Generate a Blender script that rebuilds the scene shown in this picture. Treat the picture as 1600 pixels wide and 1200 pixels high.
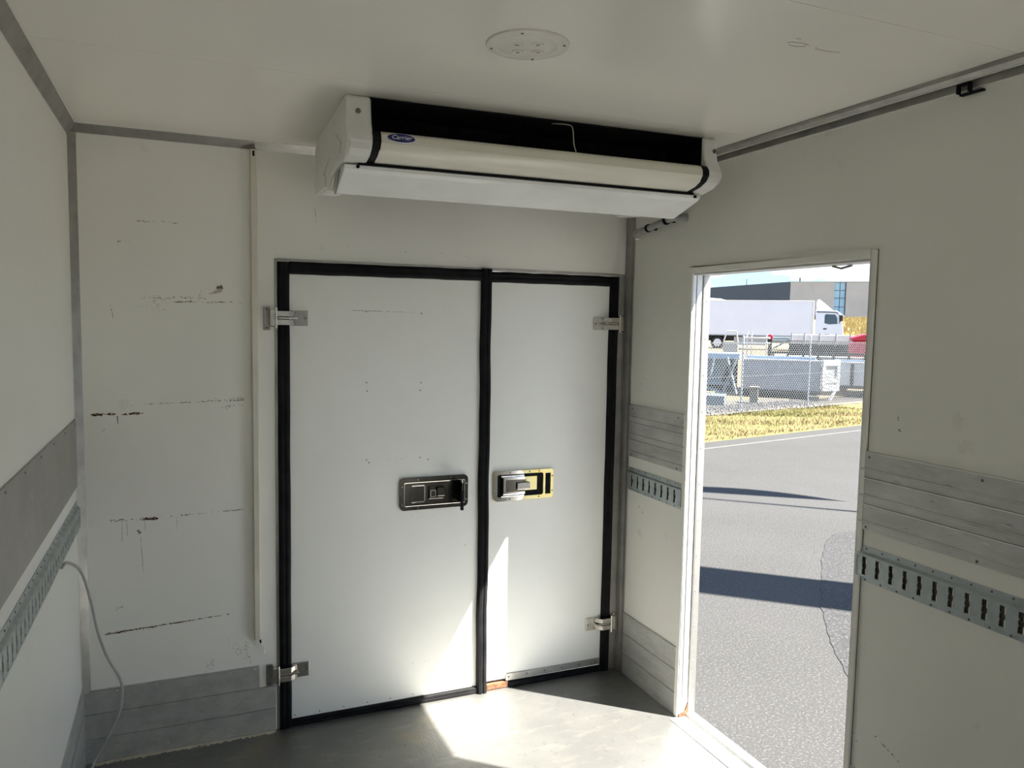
import bpy, bmesh, math, random
from mathutils import Vector, Matrix

random.seed(7)
scene = bpy.context.scene
for o in list(bpy.data.objects):
    bpy.data.objects.remove(o, do_unlink=True)
C = scene.collection

# ------------------------------------------------------------------ camera
W, H = 2.40, 2.455                 # inside width and height of the insulated box (m)
CAM = Vector((0.383, -3.309, 1.757))
PITCH, YAW, ROLL, FPX = 0.0803, 0.4023, 0.0176, 1206.5
fwd = Vector((math.sin(YAW) * math.cos(PITCH), math.cos(YAW) * math.cos(PITCH), -math.sin(PITCH)))
rgt = Vector((math.cos(YAW), -math.sin(YAW), 0))
upv = rgt.cross(fwd)
r2 = rgt * math.cos(ROLL) + upv * math.sin(ROLL)
u2 = -rgt * math.sin(ROLL) + upv * math.cos(ROLL)
cam_data = bpy.data.cameras.new('camera')
cam_data.sensor_fit = 'HORIZONTAL'
cam_data.sensor_width = 36.0
cam_data.lens = 36.0 * FPX / 1600.0
cam_data.clip_end = 1000
cam = bpy.data.objects.new('camera', cam_data)
cam.matrix_world = Matrix(((r2.x, u2.x, -fwd.x, CAM.x), (r2.y, u2.y, -fwd.y, CAM.y), (r2.z, u2.z, -fwd.z, CAM.z), (0, 0, 0, 1)))
C.objects.link(cam)
scene.camera = cam

# ------------------------------------------------------------------ colour management, world, sun
scene.view_settings.view_transform = 'Standard'
scene.view_settings.look = 'None'
scene.view_settings.gamma = 1.0
scene.view_settings.use_curve_mapping = False
scene.view_settings.exposure = 2.05
scene.cycles.max_bounces = 16
scene.cycles.diffuse_bounces = 10
scene.cycles.glossy_bounces = 6
scene.cycles.use_denoising = True
scene.cycles.caustics_reflective = True
scene.cycles.sample_clamp_indirect = 6.0

SKY_STRENGTH = 0.5
SUN_STRENGTH = 10.5
world = bpy.data.worlds.new('sky')
scene.world = world
world.use_nodes = True
nt = world.node_tree
nt.nodes.clear()
wo = nt.nodes.new('ShaderNodeOutputWorld')
bg = nt.nodes.new('ShaderNodeBackground')
tc = nt.nodes.new('ShaderNodeTexCoord')
sep = nt.nodes.new('ShaderNodeSeparateXYZ')
nt.links.new(tc.outputs['Generated'], sep.inputs[0])
ramp = nt.nodes.new('ShaderNodeValToRGB')
ramp.color_ramp.elements[0].position = 0.0
ramp.color_ramp.elements[0].color = (0.40, 0.64, 0.94, 1)
ramp.color_ramp.elements[1].position = 0.6
ramp.color_ramp.elements[1].color = (0.26, 0.48, 0.92, 1)
nt.links.new(sep.outputs[2], ramp.inputs[0])
mp = nt.nodes.new('ShaderNodeMapping')
mp.inputs['Scale'].default_value = (1, 1, 3.0)
nt.links.new(tc.outputs['Generated'], mp.inputs[0])
cl = nt.nodes.new('ShaderNodeTexNoise')
cl.inputs['Scale'].default_value = 7.0
cl.inputs['Detail'].default_value = 8.0
cl.inputs['Roughness'].default_value = 0.6
nt.links.new(mp.outputs[0], cl.inputs['Vector'])
cr = nt.nodes.new('ShaderNodeValToRGB')
cr.color_ramp.elements[0].position = 0.47
cr.color_ramp.elements[1].position = 0.66
nt.links.new(cl.outputs[0], cr.inputs[0])
mx = nt.nodes.new('ShaderNodeMixRGB')
mx.inputs[2].default_value = (1.0, 1.0, 1.0, 1)
nt.links.new(cr.outputs[0], mx.inputs[0])
nt.links.new(ramp.outputs[0], mx.inputs[1])
nt.links.new(mx.outputs[0], bg.inputs[0])
bg.inputs[1].default_value = SKY_STRENGTH
nt.links.new(bg.outputs[0], wo.inputs[0])

SUN_DIR = Vector((-0.605, 0.54, -1.071)).normalized()
sd = bpy.data.lights.new('sun', 'SUN')
sd.energy = SUN_STRENGTH
sd.color = (1.0, 0.965, 0.89)
sd.angle = math.radians(0.6)
so = bpy.data.objects.new('sun', sd)
so.rotation_euler = SUN_DIR.to_track_quat('-Z', 'Y').to_euler()
so.location = (6, -6, 10)
C.objects.link(so)


# ------------------------------------------------------------------ materials
def mat(name, col, rough=0.5, metal=0.0, col2=None, scale=6.0, lo=0.4, hi=0.65, detail=6.0, stretch=(1, 1, 1),
        bump=0.0, bump_scale=60.0, bump_stretch=None, rough2=None, spec=0.5, extra=None, alpha=None, transmission=0.0, coat=0.0):
    m = bpy.data.materials.new(name)
    m.use_nodes = True
    t = m.node_tree
    b = t.nodes['Principled BSDF']
    b.inputs['Base Color'].default_value = (*col, 1)
    b.inputs['Roughness'].default_value = rough
    b.inputs['Metallic'].default_value = metal
    b.inputs['Specular IOR Level'].default_value = spec
    b.inputs['Transmission Weight'].default_value = transmission
    b.inputs['Coat Weight'].default_value = coat
    tcn = t.nodes.new('ShaderNodeTexCoord')

    def noise(sc, st, det=detail):
        mpn = t.nodes.new('ShaderNodeMapping')
        mpn.inputs['Scale'].default_value = st
        t.links.new(tcn.outputs['Object'], mpn.inputs[0])
        n = t.nodes.new('ShaderNodeTexNoise')
        n.inputs['Scale'].default_value = sc
        n.inputs['Detail'].default_value = det
        n.inputs['Roughness'].default_value = 0.6
        t.links.new(mpn.outputs[0], n.inputs['Vector'])
        return n

    def ramped(n, a, c):
        r = t.nodes.new('ShaderNodeMapRange')
        r.inputs['From Min'].default_value = a
        r.inputs['From Max'].default_value = c
        t.links.new(n.outputs[0], r.inputs['Value'])
        return r.outputs['Result']
    cur = None
    if col2 is not None:
        f = ramped(noise(scale, stretch), lo, hi)
        mixn = t.nodes.new('ShaderNodeMixRGB')
        mixn.inputs[1].default_value = (*col, 1)
        mixn.inputs[2].default_value = (*col2, 1)
        t.links.new(f, mixn.inputs[0])
        cur = mixn.outputs[0]
        if rough2 is not None:
            rr = t.nodes.new('ShaderNodeMapRange')
            rr.inputs['To Min'].default_value = rough
            rr.inputs['To Max'].default_value = rough2
            t.links.new(f, rr.inputs['Value'])
            t.links.new(rr.outputs['Result'], b.inputs['Roughness'])
    for e in (extra or []):            # (colour, scale, stretch, lo, hi)
        f = ramped(noise(e[1], e[2]), e[3], e[4])
        mixn = t.nodes.new('ShaderNodeMixRGB')
        if cur is None:
            mixn.inputs[1].default_value = (*col, 1)
        else:
            t.links.new(cur, mixn.inputs[1])
        mixn.inputs[2].default_value = (*e[0], 1)
        t.links.new(f, mixn.inputs[0])
        cur = mixn.outputs[0]
    if cur is not None:
        t.links.new(cur, b.inputs['Base Color'])
    if bump > 0:
        n = noise(bump_scale, bump_stretch or (1, 1, 1), 4.0)
        bp = t.nodes.new('ShaderNodeBump')
        bp.inputs['Strength'].default_value = bump
        bp.inputs['Distance'].default_value = 0.01
        t.links.new(n.outputs[0], bp.inputs['Height'])
        t.links.new(bp.outputs[0], b.inputs['Normal'])
    return m


M = {}
M['panel'] = mat('white_gelcoat', (0.85, 0.84, 0.785), 0.34, col2=(0.81, 0.80, 0.745), scale=1.6, lo=0.45, hi=0.75,
                 extra=[((0.66, 0.64, 0.59), 9.0, (1, 1, 1), 0.66, 0.86)], bump=0.012, bump_scale=5)
M['ceiling'] = mat('ceiling_gelcoat', (0.90, 0.88, 0.815), 0.21, col2=(0.87, 0.85, 0.785), scale=1.3, lo=0.4, hi=0.7, bump=0.012, bump_scale=4)
M['door'] = mat('door_gelcoat', (0.84, 0.84, 0.80), 0.30, col2=(0.80, 0.80, 0.76), scale=2.2, lo=0.45, hi=0.75,
                extra=[((0.62, 0.61, 0.57), 14.0, (1, 1, 0.6), 0.68, 0.9)], bump=0.012, bump_scale=6)
M['alu'] = mat('worn_aluminium', (0.40, 0.39, 0.365), 0.42, 0.85, col2=(0.31, 0.30, 0.285), scale=10, stretch=(1, 1, 1), lo=0.4, hi=0.7,
               rough2=0.55, extra=[((0.22, 0.21, 0.195), 45, (1, 1, 1), 0.66, 0.8)])
M['alu_plate'] = mat('scuffed_aluminium_plate', (0.60, 0.60, 0.575), 0.46, 0.72, col2=(0.46, 0.46, 0.44), scale=5, stretch=(2, 1, 3), lo=0.35, hi=0.7,
                     rough2=0.6, extra=[((0.24, 0.235, 0.22), 22, (1, 1, 6), 0.62, 0.76), ((0.72, 0.72, 0.70), 30, (3, 0.5, 8), 0.60, 0.73)], bump=0.05, bump_scale=30, bump_stretch=(1, 1, 8))
M['alu_sheet'] = mat('smooth_aluminium_sheet', (0.44, 0.43, 0.40), 0.5, 0.75, col2=(0.36, 0.355, 0.335), scale=4, lo=0.35, hi=0.7, extra=[((0.52, 0.51, 0.48), 9, (1, 1, 3), 0.6, 0.75)])
M['alu_bright'] = mat('door_frame_aluminium', (0.62, 0.62, 0.61), 0.38, 0.45, col2=(0.52, 0.52, 0.51), scale=12)
M['glint_and_seal'] = mat('pale_seal_and_glint', (0.86, 0.86, 0.82), 0.35, 0.2, col2=(0.78, 0.78, 0.74), scale=12)  # pale colour for sealant lines and for painted glints on metal edges
M['galv'] = mat('zinc_plated_steel', (0.50, 0.545, 0.55), 0.36, 0.85, col2=(0.38, 0.42, 0.43), scale=22, lo=0.35, hi=0.7, rough2=0.5)
M['rubber'] = mat('black_rubber', (0.006, 0.006, 0.0065), 0.6, col2=(0.012, 0.012, 0.013), scale=14, spec=0.12)
M['black'] = mat('black_void_plastic', (0.006, 0.006, 0.007), 0.7, col2=(0.012, 0.012, 0.012), scale=20, spec=0.1)
M['chrome'] = mat('polished_steel', (0.62, 0.60, 0.56), 0.12, 1.0, col2=(0.5, 0.49, 0.46), scale=18)
M['dark_steel'] = mat('dull_grey_hinge_steel', (0.36, 0.35, 0.32), 0.38, 0.9, col2=(0.28, 0.27, 0.25), scale=40)
M['hinge'] = mat('stainless_hinge', (0.66, 0.64, 0.59), 0.26, 1.0, col2=(0.52, 0.5, 0.46), scale=30)
M['latch_dark'] = mat('tarnished_latch_steel', (0.105, 0.10, 0.088), 0.2, 1.0, col2=(0.06, 0.057, 0.05), scale=16, lo=0.35, hi=0.7)
M['yellow_metal'] = mat('yellow_latch_metal', (0.80, 0.66, 0.24), 0.34, 0.55, col2=(0.76, 0.70, 0.42), scale=14)
M['screw'] = mat('screw_steel', (0.20, 0.19, 0.17), 0.4, 0.9, col2=(0.12, 0.12, 0.11), scale=90)
M['rivet'] = mat('rivet_aluminium', (0.75, 0.75, 0.73), 0.3, 0.9, col2=(0.6, 0.6, 0.58), scale=60)
M['unit_white'] = mat('evaporator_white_plastic', (0.76, 0.76, 0.73), 0.28, col2=(0.72, 0.715, 0.68), scale=5)
M['unit_cream'] = mat('evaporator_cream_panel', (0.78, 0.755, 0.66), 0.32, col2=(0.74, 0.715, 0.62), scale=4, extra=[((0.55, 0.5, 0.42), 30, (1, 1, 1), 0.74, 0.85)])
M['tray'] = mat('drip_tray_white', (0.86, 0.87, 0.86), 0.22, col2=(0.80, 0.805, 0.79), scale=6)
M['badge'] = mat('badge_blue', (0.012, 0.018, 0.16), 0.3, col2=(0.01, 0.014, 0.13), scale=20)
M['badge_white'] = mat('badge_lettering', (0.8, 0.8, 0.85), 0.35, col2=(0.72, 0.72, 0.8), scale=30)
M['lens'] = mat('lamp_white_plastic', (0.80, 0.775, 0.71), 0.3, col2=(0.76, 0.73, 0.67), scale=20)
M['led'] = mat('lamp_led_pod', (0.50, 0.48, 0.42), 0.2, col2=(0.42, 0.40, 0.35), scale=50)
M['pvc'] = mat('aged_cream_conduit', (0.70, 0.665, 0.58), 0.45, col2=(0.63, 0.585, 0.49), scale=9, stretch=(1, 1, 0.6), lo=0.4, hi=0.7,
               extra=[((0.40, 0.34, 0.26), 40, (1, 1, 0.5), 0.70, 0.8)])
M['pipe'] = mat('grey_pvc_pipe', (0.34, 0.345, 0.345), 0.4, col2=(0.28, 0.285, 0.285), scale=20)
M['cable'] = mat('grey_cable', (0.42, 0.42, 0.40), 0.5, col2=(0.35, 0.35, 0.33), scale=30)
M['floor'] = mat('dull_grey_floor', (0.265, 0.262, 0.246), 0.51, 0.86, col2=(0.215, 0.215, 0.206), scale=3.0, lo=0.35, hi=0.7,
                 extra=[((0.31, 0.30, 0.27), 7, (1, 3, 1), 0.54, 0.74), ((0.14, 0.14, 0.134), 24, (1.2, 1, 1), 0.60, 0.80), ((0.31, 0.28, 0.22), 2.2, (1, 1, 1), 0.60, 0.72)],
                 bump=0.14, bump_scale=40, bump_stretch=(3.5, 1, 1))
M['rust'] = mat('rust', (0.16, 0.055, 0.025), 0.9, col2=(0.05, 0.03, 0.022), scale=90, lo=0.4, hi=0.6)
M['scuff_shade'] = mat('dark_scuff_and_shade', (0.13, 0.115, 0.09), 0.8, col2=(0.22, 0.20, 0.16), scale=120)  # real scuffs, and painted shade in the slots and along the doorway lip
M['drip'] = mat('brown_drip_stain', (0.42, 0.38, 0.31), 0.6, col2=(0.34, 0.30, 0.23), scale=60)
M['torn'] = mat('torn_gelcoat', (0.60, 0.52, 0.46), 0.8, col2=(0.42, 0.36, 0.31), scale=70)
M['faint'] = mat('faint_grey_scuff', (0.48, 0.47, 0.42), 0.6, col2=(0.42, 0.40, 0.35), scale=60)
M['sealant'] = mat('yellowed_sealant', (0.62, 0.57, 0.45), 0.6, col2=(0.50, 0.44, 0.32), scale=25)
M['rustfloor'] = mat('rusty_sill_dirt', (0.10, 0.038, 0.016), 0.95, col2=(0.17, 0.09, 0.045), scale=70)
# outside
M['asphalt'] = mat('asphalt', (0.040, 0.039, 0.038), 0.9, col2=(0.034, 0.033, 0.031), scale=0.7, lo=0.35, hi=0.7,
                   extra=[((0.077, 0.073, 0.068), 60, (1, 1, 1), 0.52, 0.66), ((0.019, 0.019, 0.019), 75, (1, 1, 1), 0.55, 0.70)], bump=0.5, bump_scale=110, spec=0.2)
M['asphalt2'] = mat('coarse_asphalt', (0.034, 0.034, 0.034), 0.9, col2=(0.029, 0.028, 0.028), scale=1.1, lo=0.35, hi=0.7,
                    extra=[((0.072, 0.068, 0.063), 50, (1, 1, 1), 0.53, 0.66), ((0.013, 0.013, 0.013), 60, (1, 1, 1), 0.53, 0.68)], bump=0.6, bump_scale=90, spec=0.2)
M['bounce_slab'] = mat('pale_bounce_slab', (0.370, 0.358, 0.333), 0.85, col2=(0.326, 0.318, 0.296), scale=1.5, spec=0.2)
M['kerb'] = mat('pale_concrete_edge', (0.078, 0.077, 0.071), 0.9, col2=(0.065, 0.063, 0.060), scale=8, spec=0.2)
M['verge'] = mat('dry_grass_ground', (0.126, 0.099, 0.046), 1.0, col2=(0.096, 0.092, 0.035), scale=1.6, lo=0.42, hi=0.6, spec=0.1)
M['blade_dry'] = mat('dry_grass_blades', (0.170, 0.138, 0.070), 1.0, col2=(0.130, 0.106, 0.050), scale=2.0, spec=0.1)
M['blade_green'] = mat('green_grass_blades', (0.118, 0.141, 0.043), 1.0, col2=(0.148, 0.141, 0.055), scale=2.0, spec=0.1)
M['gravel_bed'] = mat('gravel_bed', (0.095, 0.088, 0.078), 1.0, col2=(0.072, 0.066, 0.058), scale=8, spec=0.1)
M['stone'] = mat('gravel_stones', (0.150, 0.142, 0.135), 0.95, col2=(0.105, 0.097, 0.090), scale=6, spec=0.1)
M['dirt'] = mat('tan_yard_dirt', (0.148, 0.114, 0.074), 1.0, col2=(0.118, 0.096, 0.055), scale=0.7, spec=0.1)
M['white_paint'] = mat('white_truck_paint', (0.621, 0.628, 0.665), 0.3, col2=(0.591, 0.598, 0.643), scale=0.6)
M['cab_paint'] = mat('white_cab_paint', (0.606, 0.628, 0.680), 0.22, col2=(0.576, 0.598, 0.650), scale=1.0, coat=0.5)
M['tyre'] = mat('tyre_rubber', (0.005, 0.005, 0.005), 0.8, col2=(0.008, 0.008, 0.008), scale=12)
M['dark_frame'] = mat('dark_chassis_steel', (0.007, 0.008, 0.008), 0.6, col2=(0.012, 0.012, 0.013), scale=6)
M['glass'] = mat('dark_vehicle_glass', (0.024, 0.034, 0.030), 0.06, col2=(0.014, 0.019, 0.019), scale=2, coat=1.0)
M['bldg_dark'] = mat('slate_cladding', (0.040, 0.055, 0.074), 0.6, col2=(0.034, 0.048, 0.065), scale=0.3)
M['bldg_conc'] = mat('pale_concrete_panels', (0.370, 0.358, 0.340), 0.85, col2=(0.333, 0.326, 0.311), scale=0.35, spec=0.2)
M['bldg_glass'] = mat('facade_glass', (0.296, 0.429, 0.488), 0.08, 0.3, col2=(0.237, 0.355, 0.414), scale=0.5)
M['mullion'] = mat('facade_mullion', (0.014, 0.021, 0.029), 0.5, col2=(0.012, 0.017, 0.024), scale=3)
M['bed_alu'] = mat('grey_tipper_side', (0.296, 0.311, 0.340), 0.5, 0.2, col2=(0.252, 0.266, 0.296), scale=1.5, stretch=(1, 1, 4))
M['bed_blue'] = mat('tipper_inside_sky_tint', (0.28, 0.37, 0.49), 0.45, 0.2, col2=(0.25, 0.33, 0.44), scale=1.5)  # blue tone puts reflected sky into the colour of the tipper insides
M['bed_silver'] = mat('silver_tipper_side', (0.547, 0.554, 0.569), 0.4, 0.2, col2=(0.502, 0.510, 0.532), scale=1.0, stretch=(1, 1, 5))
M['steel_blue'] = mat('blue_grey_steel', (0.145, 0.185, 0.205), 0.55, 0.2, col2=(0.11, 0.14, 0.16), scale=5)
M['post'] = mat('galvanised_post', (0.370, 0.414, 0.458), 0.45, 0.4, col2=(0.311, 0.355, 0.400), scale=10)
M['wire'] = mat('galvanised_wire', (0.132, 0.141, 0.151), 0.5, 0.2, col2=(0.106, 0.114, 0.123), scale=10)
M['block'] = mat('weathered_timber_block', (0.17, 0.15, 0.115), 0.95, col2=(0.12, 0.105, 0.08), scale=6, stretch=(1, 1, 0.4))
M['red'] = mat('red_container_paint', (0.407, 0.011, 0.030), 0.45, col2=(0.348, 0.011, 0.026), scale=2)
M['rail_white'] = mat('white_rail_paint', (0.591, 0.591, 0.591), 0.5, col2=(0.532, 0.532, 0.524), scale=4)
M['grey_paint'] = mat('grey_frame_paint', (0.311, 0.318, 0.311), 0.55, col2=(0.266, 0.274, 0.266), scale=4)
M['pylon'] = mat('pylon_grey', (0.085, 0.086, 0.091), 0.5, col2=(0.071, 0.075, 0.078), scale=3)
M['flag'] = mat('flag_cloth', (0.132, 0.024, 0.024), 0.9, col2=(0.115, 0.019, 0.019), scale=3)


M['bank_grass'] = mat('bank_dry_grass', (0.387, 0.308, 0.145), 1.0, col2=(0.317, 0.246, 0.106), scale=1.0, spec=0.1)


# ------------------------------------------------------------------ mesh helpers
class MB:
    def __init__(self):
        self.v, self.f = [], []

    def add(self, vs, fs):
        k = len(self.v)
        self.v += [tuple(p) for p in vs]
        self.f += [tuple(i + k for i in f) for f in fs]
        return self

    def box(self, x0, x1, y0, y1, z0, z1):
        x0, x1 = min(x0, x1), max(x0, x1)
        y0, y1 = min(y0, y1), max(y0, y1)
        z0, z1 = min(z0, z1), max(z0, z1)
        return self.add([(x0, y0, z0), (x1, y0, z0), (x1, y1, z0), (x0, y1, z0), (x0, y0, z1), (x1, y0, z1), (x1, y1, z1), (x0, y1, z1)],
                        [(0, 3, 2, 1), (4, 5, 6, 7), (0, 1, 5, 4), (1, 2, 6, 5), (2, 3, 7, 6), (3, 0, 4, 7)])

    def prism(self, poly, axis, a, b):
        n = len(poly)

        def P(u, w, t):
            return {'x': (t, u, w), 'y': (u, t, w), 'z': (u, w, t)}[axis]
        vs = [P(u, w, a) for u, w in poly] + [P(u, w, b) for u, w in poly]
        fs = [tuple(range(n))[::-1], tuple(range(n, 2 * n))]
        for i in range(n):
            j = (i + 1) % n
            fs.append((i, j, n + j, n + i))
        return self.add(vs, fs)

    def sheet(self, prof, axis, a, b, t=0.003):
        """open profile polyline given thickness t (2D offset), extruded along axis"""
        n = len(prof)
        off = []
        for i in range(n):
            p0 = prof[max(0, i - 1)]
            p1 = prof[min(n - 1, i + 1)]
            dx, dy = p1[0] - p0[0], p1[1] - p0[1]
            l = math.hypot(dx, dy) or 1
            off.append((prof[i][0] - dy / l * t, prof[i][1] + dx / l * t))
        return self.prism(list(prof) + off[::-1], axis, a, b)

    def cyl(self, p0, p1, r0, r1=None, n=16):
        r1 = r0 if r1 is None else r1
        p0, p1 = Vector(p0), Vector(p1)
        d = (p1 - p0).normalized()
        a = d.orthogonal().normalized()
        b = d.cross(a)
        vs, fs = [], []
        for p, r in ((p0, r0), (p1, r1)):
            for i in range(n):
                t = 2 * math.pi * i / n
                vs.append(p + (a * math.cos(t) + b * math.sin(t)) * r)
        fs.append(tuple(range(n))[::-1])
        fs.append(tuple(range(n, 2 * n)))
        for i in range(n):
            j = (i + 1) % n
            fs.append((i, j, n + j, n + i))
        return self.add(vs, fs)

    def tube(self, pts, r, n=10):
        pts = [Vector(p) for p in pts]
        rings = []
        a = None
        for i, p in enumerate(pts):
            d = (pts[min(i + 1, len(pts) - 1)] - pts[max(i - 1, 0)]).normalized()
            a = d.orthogonal().normalized() if a is None else (a - d * a.dot(d)).normalized()
            b = d.cross(a)
            rings.append([p + (a * math.cos(2 * math.pi * k / n) + b * math.sin(2 * math.pi * k / n)) * r for k in range(n)])
        vs = [q for ring in rings for q in ring]
        fs = [tuple(range(n))[::-1], tuple(range((len(pts) - 1) * n, len(pts) * n))]
        for i in range(len(pts) - 1):
            for k in range(n):
                j = (k + 1) % n
                fs.append((i * n + k, i * n + j, (i + 1) * n + j, (i + 1) * n + k))
        return self.add(vs, fs)

    def lathe(self, prof, org, n=48, axis='z'):
        """prof: (radius, height) from centre outwards; closed by triangles when radius is 0"""
        vs, fs = [], []
        for r, h in prof:
            for i in range(n):
                t = 2 * math.pi * i / n
                c, s = math.cos(t) * r, math.sin(t) * r
                q = {'z': (c, s, h), 'y': (c, h, s), 'x': (h, c, s)}[axis]
                vs.append((org[0] + q[0], org[1] + q[1], org[2] + q[2]))
        for k in range(len(prof) - 1):
            for i in range(n):
                j = (i + 1) % n
                fs.append((k * n + i, k * n + j, (k + 1) * n + j, (k + 1) * n + i))
        return self.add(vs, fs)


def obj(name, mb, m, parent=None, bevel=0.0, smooth=False, seg=2, solid=None):
    me = bpy.data.meshes.new(name)
    me.from_pydata(mb.v, [], mb.f)
    bm = bmesh.new()
    bm.from_mesh(me)
    bmesh.ops.remove_doubles(bm, verts=bm.verts, dist=1e-6)
    bmesh.ops.recalc_face_normals(bm, faces=bm.faces)
    bm.to_mesh(me)
    bm.free()
    me.materials.append(M[m])
    if smooth:
        for p in me.polygons:
            p.use_smooth = True
    o = bpy.data.objects.new(name, me)
    C.objects.link(o)
    o.parent = parent
    if solid:
        s = o.modifiers.new('solid', 'SOLIDIFY')
        s.thickness = solid
        s.offset = 0
    if bevel > 0:
        b = o.modifiers.new('bevel', 'BEVEL')
        b.width = bevel
        b.segments = seg
        b.limit_method = 'ANGLE'
        b.angle_limit = math.radians(40)
        b.harden_normals = False
    if smooth and bevel == 0:
        try:
            e = o.modifiers.new('edges', 'EDGE_SPLIT')
            e.split_angle = math.radians(42)
        except Exception:
            pass
    return o


def tag(o, label, cat, group=None, kind=None):
    o['label'] = label
    o['category'] = cat
    if group:
        o['group'] = group
    if kind:
        o['kind'] = kind
    return o


def struct(o, label=None):
    o['kind'] = 'structure'
    if label:
        o['label'] = label
    return o


def empty(name, loc=(0, 0, 0), rotz=0.0):
    o = bpy.data.objects.new(name, None)
    o.empty_display_size = 0.1
    o.location = loc
    o.rotation_euler = (0, 0, rotz)
    C.objects.link(o)
    return o


def share(o, name, parent, loc, rot=None, scale=None):
    """a further copy of a small piece that shares its mesh data"""
    c = o.copy()
    c.name = name
    C.objects.link(c)
    c.parent = parent
    c.location = loc
    if rot is not None:
        c.rotation_euler = rot
    if scale is not None:
        c.scale = scale
    return c


# ------------------------------------------------------------------ the box: floor, ceiling, walls
YB = -4.6                        # rear of the box, behind the camera
T = 0.076                        # wall thickness
DY0, DY1, DZ1 = -1.476, -0.541, 1.978   # side door opening in the right wall
OX0, OX1, OZ1 = 0.728, 2.354, 1.998     # double door opening in the back wall

floor = struct(obj('floor', MB().box(-T, W + T - 0.002, YB, 0.05, -0.10, 0.0), 'floor'), 'grey coated floor of the box body')

ceiling = struct(obj('ceiling', MB().box(-T, W + T, YB, T, H + 0.006, H + 0.09), 'ceiling'), 'white ceiling of joined panels')
seams = [0.0, -0.974, -1.955, -2.94, -3.92, -4.90, YB]
for i in range(len(seams) - 1):
    g = 0.0005 if i == 0 else 0.0013
    obj('panel', MB().box(0, W, seams[i + 1] + (0.0005 if i == 0 else 0.0013), seams[i] - g, H, H + 0.006), 'ceiling', ceiling)

wl = struct(obj('wall_left', MB().box(-T, 0, YB, T, -0.1, H), 'panel'), 'white smooth left wall panel')

mb = MB()
mb.box(W, W + T, DY1, T, -0.1, H)
mb.box(W, W + T, YB, DY0, -0.1, H)
mb.box(W, W + T, DY0, DY1, DZ1, H)
wr = struct(obj('wall_right', mb, 'panel'), 'white right wall panel with a side door opening')

mb = MB()
mb.box(0, OX0, 0, T, -0.1, H)
mb.box(OX1, W, 0, T, -0.1, H)
mb.box(OX0, OX1, 0, T, OZ1, H)
wb = struct(obj('wall_back', mb, 'panel'), 'white stained end wall around the double doors')

# rear end behind the camera: a wall with an added gap that lets in fill daylight
REAR0, REAR1 = 1.90, W - 0.08      # sides of the added daylight gap
mb = MB()
mb.box(0, W, YB - T, YB, 2.30, H)
mb.box(0, 0.08, YB - T, YB, -0.1, 2.30)
mb.box(W - 0.08, W, YB - T, YB, -0.1, 2.30)
mb.box(0.08, REAR0, YB - T, YB, -0.1, 2.30)
mb.box(REAR1, W - 0.08, YB - T, YB, -0.1, 2.30)
wf = struct(obj('wall_rear', mb, 'panel'), 'white rear wall with an added gap for daylight')

# ---------------- aluminium corner profiles (trim)
c_ = 0.036


def cove(name, pts, label):
    """pts: list of 3D quads -> flat 45 degree profile strips with lips"""
    mb = MB()
    for q in pts:
        mb.add(q, [(0, 1, 2, 3)])
    return struct(obj(name, mb, 'alu', solid=0.0025), label)


cl_ = 0.045
cove('trim_1', [[(0.0012, YB, H - cl_), (0.0012, -0.0012, H - cl_), (0.027, -0.0012, H - 0.0012), (0.027, YB, H - 0.0012)]], 'aluminium cove strip between left wall and ceiling')
cove('trim_2', [[(0, -0.0012, H - 0.030), (W, -0.0012, H - 0.030), (W, -0.030, H - 0.0012), (0, -0.030, H - 0.0012)]], 'aluminium cove strip between end wall and ceiling')
cove('trim_3', [[(0.0012, -0.028, 0.29), (0.027, -0.0012, 0.29), (0.027, -0.0012, H - 0.03), (0.0012, -0.028, H - 0.03)]], 'aluminium corner strip between left wall and end wall')
mb = MB()
mb.prism([(W - 0.016, -0.003), (W - 0.002, -0.003), (W - 0.002, -0.062), (W - 0.006, -0.062), (W - 0.006, -0.045), (W - 0.012, -0.030), (W - 0.016, -0.018)], 'z', 0, H - 0.02)
struct(obj('trim_4', mb, 'alu', bevel=0.001), 'aluminium corner strip between end wall and right wall')
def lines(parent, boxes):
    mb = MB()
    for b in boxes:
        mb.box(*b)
    obj('seal_and_rail_line', mb, 'glint_and_seal', parent)


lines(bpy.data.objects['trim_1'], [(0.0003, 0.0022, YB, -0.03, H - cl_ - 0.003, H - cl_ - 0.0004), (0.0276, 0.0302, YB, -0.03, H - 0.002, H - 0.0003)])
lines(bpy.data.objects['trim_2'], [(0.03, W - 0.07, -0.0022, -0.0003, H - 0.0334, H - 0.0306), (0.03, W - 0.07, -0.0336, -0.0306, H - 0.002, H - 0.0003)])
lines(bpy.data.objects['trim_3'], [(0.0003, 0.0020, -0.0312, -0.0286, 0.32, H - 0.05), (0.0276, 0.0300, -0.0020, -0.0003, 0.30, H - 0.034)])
# ceiling rail along the right wall: ceiling flange, ridge, hanging web
mb = MB()
mb.prism([(2.332, H - 0.0005), (2.332, H - 0.004), (2.352, H - 0.006), (2.366, H - 0.016), (2.372, H - 0.016), (2.376, H - 0.006), (W - 0.010, H - 0.010),
          (W - 0.006, H - 0.034), (W - 0.0005, H - 0.034), (W - 0.0005, H - 0.0005)], 'y', YB, -0.0025)
t5 = struct(obj('trim_5', mb, 'alu', bevel=0.0008), 'aluminium rail between right wall and ceiling')
lines(t5, [(W - 0.0085, W - 0.0003, YB, -0.065, H - 0.0375, H - 0.0343), (2.3655, 2.3725, YB, -0.065, H - 0.0182, H - 0.0162)])  # pale strips along the lower edge and middle of the rail

# ---------------- kick plates (baseboards) of ribbed aluminium planks


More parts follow.
